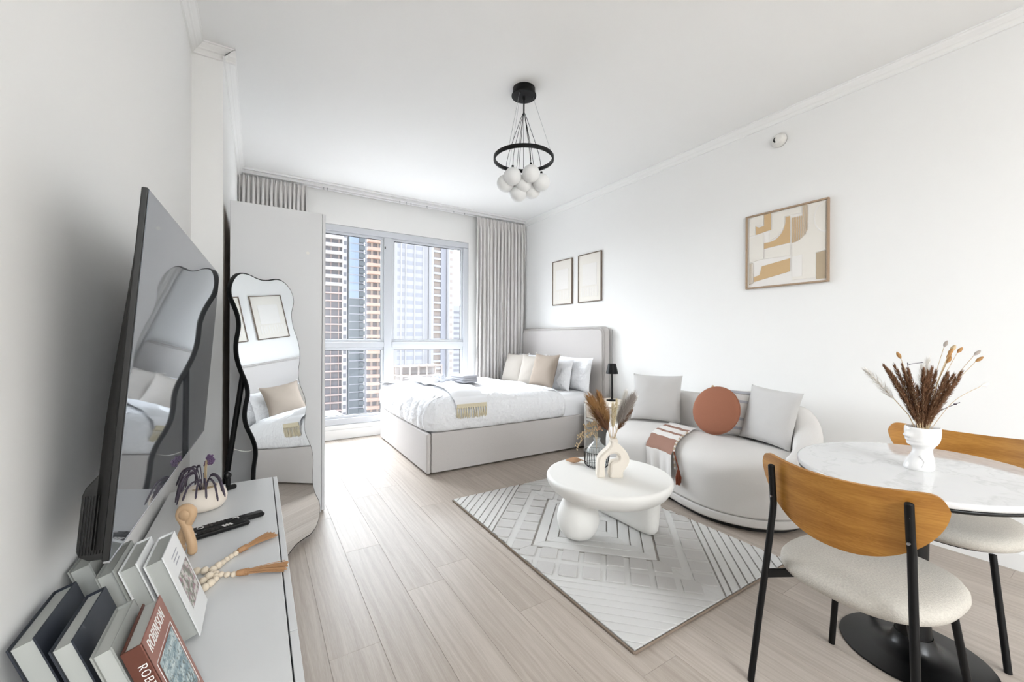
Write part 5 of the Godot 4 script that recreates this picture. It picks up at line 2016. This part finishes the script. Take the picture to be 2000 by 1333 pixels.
func build_books() -> void:
	var tilt := deg_to_rad(19.0)
	# x of the outer cover at the top edge, thickness, z from, z to, height along the book, cover, label
	var rows := [
		[-0.292, 0.034, -0.926, -1.098, 0.202, "book_navy", true, "thick navy blue hardback leaning against the wall"],
		[-0.240, 0.030, -0.889, -1.050, 0.202, "book_navy", true, "thinner navy blue hardback between another navy book and a grey one"],
		[-0.186, 0.028, -0.844, -0.978, 0.200, "book_grey", true, "grey hardback next to the brown book"],
		[-0.149, 0.028, -0.828, -0.968, 0.200, "book_brown", false, "brown book with white title letters and a framed picture on its cover"],
		[-0.293, 0.037, -1.174, -1.320, 0.200, "book_grey", true, "grey hardback under the television's lower corner"],
		[-0.245, 0.031, -1.117, -1.262, 0.200, "book_grey", true, "grey hardback second in the row under the television"],
		[-0.211, 0.033, -1.124, -1.262, 0.200, "book_white", true, "white hardback beside the one with a flower picture"],
		[-0.169, 0.036, -1.122, -1.266, 0.200, "book_white", true, "white book with a flower picture on its cover"]]
	for q in rows:
		var h: float = q[4]
		var b := thing("book", q[7], "book", Vector3(q[0] + h * sin(tilt), SHELF + 0.0005, (q[2] + q[3]) / 2), 0, "books on the console")
		b.rotation.z = tilt
		b.position.y += 0.0005
		var th: float = q[1] * 0.94
		b.position += Vector3(-th * cos(tilt), 0, 0)
		b.position.y += 0.0
		# local: x from 0 to th (outer cover at x = th), y up the book, z its depth
		var dz: float = absf(q[3] - q[2]) / 2
		var ct := 0.0028
		# the corner that rests on the console is the outer one: lift the rest
		b.position.y -= 0.0
		var m := MB.new()
		m.bx(th - ct, th, 0, h, -dz, dz, 0.0006)
		obj("front_cover", m, mats["book_cover_brown" if q[5] == "book_brown" else q[5]], b)
		m = MB.new()
		m.bx(0, ct, 0, h, -dz, dz, 0.0006)
		obj("back_cover", m, mats[q[5]], b)
		m = MB.new()
		# pages stop short of the covers; the spine is on the far or the near side
		var zs := -dz if q[6] else dz
		m.bx(0, th, 0, h, zs - signf(zs) * ct, zs, 0.0006)
		obj("spine", m, mats[q[5]], b)
		m = MB.new()
		var inset := 0.0045
		if q[6]:
			m.bx(ct, th - ct, inset, h - inset, -dz + ct, dz - inset)
		else:
			m.bx(ct, th - ct, inset, h - inset, -dz + inset, dz - ct)
		obj("page_block", m, mats.page_paper, b)
		if q[5] == "book_brown":
			lettering(b, "ROBINSON", 0.0105, Transform3D(Basis(Vector3.BACK, -PI / 2), Vector3(th * 0.5 - 0.006, h - 0.030, dz + 0.0004)), 4)
			lettering(b, "ROBINSON", 0.022, Transform3D(Basis(Vector3.UP, PI / 2) * Basis.from_scale(Vector3(0.66, 0.95, 1)), Vector3(th + 0.0004, h - 0.037, dz - 0.014)), 0)
			m = MB.new()
			var z0 := -dz + 0.014
			var z1 := dz - 0.012
			var ya := 0.02
			var yb := h - 0.048
			for e in [[z0, z1, ya, ya + 0.001], [z0, z1, yb - 0.001, yb], [z0, z0 + 0.001, ya, yb], [z1 - 0.001, z1, ya, yb]]:
				m.bx(th, th + 0.0006, e[2], e[3], e[0], e[1])
			obj("cover_border", m, mats.print_white, b)
			m = MB.new()
			plate(m, th + 0.0007, ya + 0.006, yb - 0.006, z0 + 0.007, z1 - 0.007)
			obj("cover_picture", m, painting(), b)
		if q[7].begins_with("white book"):
			m = MB.new()
			plate(m, th + 0.0007, 0.050, 0.132, -dz + 0.012, dz - 0.030)
			obj("cover_picture", m, flower_print(), b)
			for k in 3:
				m = MB.new()
				m.bx(th, th + 0.0005, 0.172 - k * 0.010, 0.1745 - k * 0.010, -0.03 + 0.004 * k, 0.03 - 0.004 * k)
				obj("cover_text", m, mats.towel_grey, b)


func plate(m: MB, x: float, y0: float, y1: float, z0: float, z1: float) -> void:
	m.quad(Vector3(x, y0, z1), Vector3(x, y0, z0), Vector3(x, y1, z0), Vector3(x, y1, z1))


func lettering(parent: Node3D, text: String, size: float, x: Transform3D, gap: int) -> void:
	var t := TextMesh.new()
	t.text = text
	var f := SystemFont.new()
	f.font_names = PackedStringArray(["Droid Sans"])
	var fv := FontVariation.new()
	fv.base_font = f
	fv.spacing_glyph = gap
	t.font = fv
	t.font_size = 32
	t.pixel_size = size / 23.0
	t.depth = 0.0006
	t.horizontal_alignment = HORIZONTAL_ALIGNMENT_LEFT
	t.vertical_alignment = VERTICAL_ALIGNMENT_BOTTOM
	var o := obj("lettering", t, mats.print_white, parent)
	o.transform = x


func painting() -> StandardMaterial3D:
	var n := noise(0.022, 77, 4)
	var n2 := noise(0.06, 78, 3)
	var m := mat("cover_painting", Color.WHITE, 0.45)
	m.albedo_texture = picture(128, 160, func(x, y):
		var a: float = n.get_noise_2d(x + n2.get_noise_2d(x, y) * 30.0, y * 1.6)
		var b: float = n2.get_noise_2d(x * 1.4, y)
		var c := Color(0.42, 0.52, 0.56).lerp(Color(0.80, 0.84, 0.83), clampf(0.5 + a * 1.3, 0, 1))
		return c.lerp(Color(0.24, 0.27, 0.25), clampf(b * 1.6 - 0.15 + (y - 80) / 260.0, 0, 0.8)))
	return m


func flower_print() -> StandardMaterial3D:
	var n := noise(0.05, 81, 3)
	var m := mat("flower_print", Color.WHITE, 0.5)
	m.albedo_texture = picture(96, 96, func(x, y):
		var a: float = n.get_noise_2d(x, y * 0.6)
		var b: float = n.get_noise_2d(x + 200, y)
		var c := Color(0.80, 0.78, 0.76).lerp(Color(0.46, 0.48, 0.42), clampf(a * 2.2 + 0.35, 0, 1))
		return c.lerp(Color(0.56, 0.40, 0.45), clampf(b * 2.5 - 0.2, 0, 0.8)))
	return m


# ------------------------------------------------------------------ things on the walls and the ceiling

func build_wall_things() -> void:
	# two small textured prints over the bed
	var g := "small framed prints over the bed"
	for q in [["small dark-framed pale relief print nearer the curtain", -4.357, -3.955, 41], ["small dark-framed pale relief print over the near half of the bed", -3.840, -3.440, 42]]:
		var zc: float = (q[1] + q[2]) / 2
		var hw: float = (q[2] - q[1]) / 2
		var p := thing("framed_print", q[0], "picture", Vector3(XR - 0.001, 1.635, zc), 0, g)
		picture_frame(p, hw, 0.583, 0.010, 0.022, mats.frame_walnut)
		var m := MB.new()
		m.bx(-0.012, -0.006, 0.010, 0.573, -hw + 0.010, hw - 0.010)
		obj("print", m, mats.paper_cream, p)
		# thin layered sheets
		m = MB.new()
		m.bx(-0.0145, -0.0122, 0.20, 0.46, -hw * 0.62, hw * 0.62, 0.001)
		obj("paper_panel", m, mats.relief_white, p)
		m = MB.new()
		m.bx(-0.0142, -0.0122, 0.06, 0.19, -hw * 0.72, hw * 0.72, 0.001)
		obj("paper_panel", m, mats.paper_cream, p)
		for k in 9:
			m = MB.new()
			var z := lerpf(-hw * 0.66, hw * 0.66, k / 8.0)
			m.bx(-0.0158, -0.0142, 0.07, 0.18, z - 0.006, z + 0.006, 0.0006)
			obj("paper_rib", m, mats.relief_white, p)

	# large abstract collage over the sofa
	var c := thing("framed_collage", "large square framed collage of cream and tan paper shapes over the sofa", "picture", Vector3(XR - 0.001, 1.602, -1.516))
	var s := 0.585
	var hw := 0.283
	picture_frame(c, hw, s, 0.012, 0.026, mats.frame_wood)
	var m := MB.new()
	m.bx(-0.012, -0.004, 0.012, s - 0.012, -hw + 0.012, hw - 0.012)
	obj("backing", m, mats.relief_white, c)
	# shapes drawn in fractions of the picture, a from the bed side (0) to the table side (1), b from the top (0) down
	var put := func(called: String, pts: Array, m2: Material, lift: float) -> void:
		var poly := PackedVector2Array()
		for e in pts:
			poly.append(Vector2(lerpf(-hw + 0.014, hw - 0.014, e[0]), lerpf(s - 0.014, 0.014, e[1])))
		var sl := MB.new()
		sl.slab_xy(poly, 0.0, lift, 0.0006, false)
		var o := MB.new()
		# slab x -> z, y -> y, z -> -x
		o.add(sl, Transform3D(Basis(Vector3(0, 0, 1), Vector3(0, 1, 0), Vector3(-1, 0, 0)), Vector3(-0.0122, 0, 0)))
		obj(called, o, m2, c)
	var arc := func(cx: float, cy: float, rx: float, ry: float, a0: float, a1: float, n := 14) -> Array:
		var r := []
		for k in n + 1:
			var a := lerpf(a0, a1, k / float(n))
			r.append([cx + cos(a) * rx, cy + sin(a) * ry])
		return r
	var K: Material = mats.kraft
	var W: Material = mats.paper_cream
	# tan L and hook, upper part
	put.call("paper_shape", [[0.23, 0.0], [0.32, 0.0], [0.32, 0.23], [0.12, 0.26], [0.11, 0.14], [0.16, 0.165], [0.23, 0.155]], K, 0.003)
	put.call("paper_shape", [[0.02, 0.02], [0.22, 0.0], [0.22, 0.14], [0.11, 0.13], [0.10, 0.26], [0.02, 0.27]], W, 0.004)
	# tan quarter ring
	put.call("paper_shape", arc.call(0.30, 0.13, 0.215, 0.27, 0.0, PI / 2) + [[0.23, 0.40], [0.23, 0.48], [0.57, 0.455], [0.57, 0.10], [0.515, 0.10]], K, 0.003)
	put.call("paper_shape", [[0.34, 0.01], [0.70, 0.01], [0.70, 0.09], [0.50, 0.09]] + arc.call(0.31, 0.13, 0.19, 0.24, 0.0, PI / 2) + [[0.31, 0.24], [0.34, 0.22]], W, 0.0045)
	put.call("paper_shape", [[0.02, 0.30], [0.22, 0.26], [0.22, 0.62], [0.02, 0.65]], W, 0.0045)
	put.call("paper_shape", [[0.24, 0.50], [0.57, 0.475], [0.57, 0.63], [0.24, 0.62]], W, 0.0038)
	# ribs
	for k in 9:
		var x := 0.595 + k * 0.0215
		var yt := 0.13 if k < 6 else 0.0
		put.call("paper_rib", [[x, yt], [x + 0.009, yt], [x + 0.009, 0.46 - 0.0045 * k * k * 0.35], [x, 0.465 - 0.0045 * k * k * 0.35]], K, 0.0032)
	# great pale swoop and the ring on it
	put.call("paper_shape", [[0.79, 0.0], [0.99, 0.0], [0.99, 0.62], [0.88, 0.64], [0.88, 0.96], [0.60, 0.96], [0.60, 0.48]] + [[0.70, 0.44], [0.76, 0.38], [0.79, 0.30]], W, 0.0036)
	put.call("paper_arc", arc.call(1.0, 0.20, 0.145, 0.20, PI * 0.5, PI * 1.5) + arc.call(1.0, 0.20, 0.130, 0.185, PI * 1.5, PI * 0.5), mats.relief_white, 0.0055)
	# tan steps along the bottom
	put.call("paper_shape", [[0.02, 0.66], [0.075, 0.655], [0.075, 0.95], [0.02, 0.96]], mats.kraft_grey, 0.003)
	for k in 3:
		put.call("paper_rib", [[0.026 + k * 0.02, 0.66], [0.034 + k * 0.02, 0.66], [0.034 + k * 0.02, 0.95], [0.026 + k * 0.02, 0.95]], W, 0.0045)
	put.call("paper_shape", [[0.085, 0.86], [0.17, 0.84], [0.20, 0.72], [0.57, 0.665], [0.57, 0.84], [0.085, 0.93]], K, 0.003)
	put.call("paper_shape", [[0.60, 0.65], [0.72, 0.64], [0.72, 0.92], [0.60, 0.92]], mats.relief_white, 0.0048)
	put.call("paper_shape", [[0.885, 0.645], [0.99, 0.63], [0.99, 0.98], [0.885, 0.98]], mats.kraft_grey, 0.003)

	# smoke alarm on the wall
	var d := thing("smoke_alarm", "small round white smoke alarm high on the picture wall", "smoke alarm", Vector3(XR, 2.715, -1.558))
	var al := MB.new()
	al.lathe([Vector2(0, 0.0), Vector2(0.052, 0.0), Vector2(0.052, 0.014), Vector2(0.049, 0.020), Vector2(0.038, 0.026), Vector2(0.036, 0.040), Vector2(0.030, 0.047), Vector2(0, 0.048)], 36)
	obj("housing", al, mats.white_plastic, d).rotation.z = PI / 2
	for k in 4:
		var a := lerpf(0.9, 2.3, k / 3.0)
		m = MB.new()
		m.box(Vector3(-0.0465, cos(a) * 0.022 - 0.002, -sin(a) * 0.024 + 0.004), Vector3(0.006, 0.011, 0.010), 0.001)
		obj("marking", m, mats.black_satin, d)


func picture_frame(p: Node3D, hw: float, h: float, face: float, depth: float, wd: Material) -> void:
	var m := MB.new()
	m.bx(-depth, 0, 0, face, -hw, hw, 0.0015)
	m.bx(-depth, 0, h - face, h, -hw, hw, 0.0015)
	m.bx(-depth, 0, face, h - face, -hw, -hw + face, 0.0015)
	m.bx(-depth, 0, face, h - face, hw - face, hw, 0.0015)
	obj("frame", m, wd, p)


func build_chandelier() -> void:
	var c := thing("chandelier", "black ring chandelier with a cluster of white globes hanging from the ceiling", "chandelier", Vector3(1.545, CEIL, -2.335))
	var m := MB.new()
	m.lathe([Vector2(0, -0.058), Vector2(0.080, -0.058), Vector2(0.085, -0.055), Vector2(0.085, -0.048), Vector2(0.078, -0.046), Vector2(0.076, -0.001), Vector2(0, -0.001)], 48)
	var can := obj("canopy", m, mats.black_metal, c)
	for k in 3:
		m = MB.new()
		var a := TAU * k / 3.0 + 0.5
		m.ball(Vector3(cos(a) * 0.058, -0.060, sin(a) * 0.058), Vector3(0.005, 0.004, 0.005), 8, 6)
		obj("screw", m, mats.black_satin, can)
	m = MB.new()
	m.tube([Vector3(0, -0.058, 0), Vector3(0, -0.078, 0), Vector3(0, -0.079, 0), Vector3(0, -0.17, 0)], [0.010, 0.010, 0.0055, 0.0055], 10)
	obj("stem", m, mats.black_metal, c)
	m = MB.new()
	var ry := -0.485
	var rows := []
	# a flat band bent into a ring
	for q in [[0.195, -0.012], [0.207, -0.012], [0.207, 0.012], [0.195, 0.012], [0.195, -0.012]]:
		var row := []
		for k in 73:
			var a := -TAU * (k % 72) / 72
			row.append(Vector3(cos(a) * q[0], ry + q[1], sin(a) * q[0]))
		rows.append(row)
	m.grid(rows, true)
	obj("ring", m, mats.black_metal, c)
	for k in 3:
		m = MB.new()
		var a := TAU * k / 3.0 + 0.55
		m.tube([Vector3(cos(a) * 0.062, -0.058, sin(a) * 0.062), Vector3(cos(a) * 0.201, ry + 0.012, sin(a) * 0.201)], 0.0011, 5)
		obj("suspension_wire", m, mats.steel, c)
	var rt := Vector3(0.848, 0, 0.53)
	var fw := Vector3(0.53, 0, -0.848)
	for q in [[-0.075, -0.62, -0.04], [0.048, -0.605, -0.05], [0.122, -0.645, 0.0], [-0.125, -0.645, 0.02], [0.0, -0.645, 0.02], [-0.035, -0.70, 0.06], [0.06, -0.675, 0.07], [-0.05, -0.66, 0.09], [0.075, -0.63, 0.07]]:
		var p: Vector3 = rt * q[0] + Vector3(0, q[1], 0) + fw * q[2]
		m = MB.new()
		m.ball(p, Vector3.ONE * 0.059, 32, 18)
		var gl := obj("globe", m, mats.globe_glass, c)
		m = MB.new()
		m.tube(smooth_path([Vector3(0, -0.165, 0), Vector3(p.x * 0.15, -0.20, p.z * 0.15), p * Vector3(0.85, 0, 0.85) + Vector3(0, p.y * 0.7, 0), p + Vector3(0, 0.056, 0)], 4), 0.0018, 5)
		m.tube([p + Vector3(0, 0.052, 0), p + Vector3(0, 0.074, 0)], 0.008, 8)
		obj("cord", m, mats.black_metal, gl)


# added fill lights, unseen behind the photographer, that brighten the near objects
func build_fill_panels() -> void:
	var glow := mat("fill_panel_glow", Color(0.95, 0.95, 0.94), 0.6)
	glow.emission_enabled = true
	glow.emission = Color(0.955, 0.98, 1.0)
	glow.emission_energy_multiplier = 1.5
	for q in [[0.25, 3.3], [1.2, 3.3], [0.25, 5.0], [1.2, 5.0]]:
		var p := thing("added_fill_panel", "added square fill light panel on the ceiling, out of view behind the camera", "ceiling light", Vector3(q[0], CEIL, q[1]), 0, "added fill light panels")
		var m := MB.new()
		m.bx(-0.32, 0.32, -0.02, 0, -0.32, -0.3, 0.002)
		m.bx(-0.32, 0.32, -0.02, 0, 0.3, 0.32, 0.002)
		m.bx(-0.32, -0.3, -0.02, 0, -0.3, 0.3, 0.002)
		m.bx(0.3, 0.32, -0.02, 0, -0.3, 0.3, 0.002)
		obj("frame", m, mats.white_plastic, p)
		m = MB.new()
		m.bx(-0.299, 0.299, -0.014, -0.002, -0.299, 0.299)
		obj("fill_light_diffuser", m, glow, p)
		var l := AreaLight3D.new()
		l.name = "fill_panel_light"
		l.area_size = Vector2(0.59, 0.59)
		l.area_normalize_energy = false
		l.light_color = Color(0.955, 0.98, 1.0)
		l.light_energy = FILL_PANEL_ENERGY
		l.area_range = 12.0
		l.shadow_enabled = true
		p.add_child(l)
		l.position = Vector3(0, -0.024, 0)
		l.rotation.x = -PI / 2


const FILL_PANEL_ENERGY := 7.2
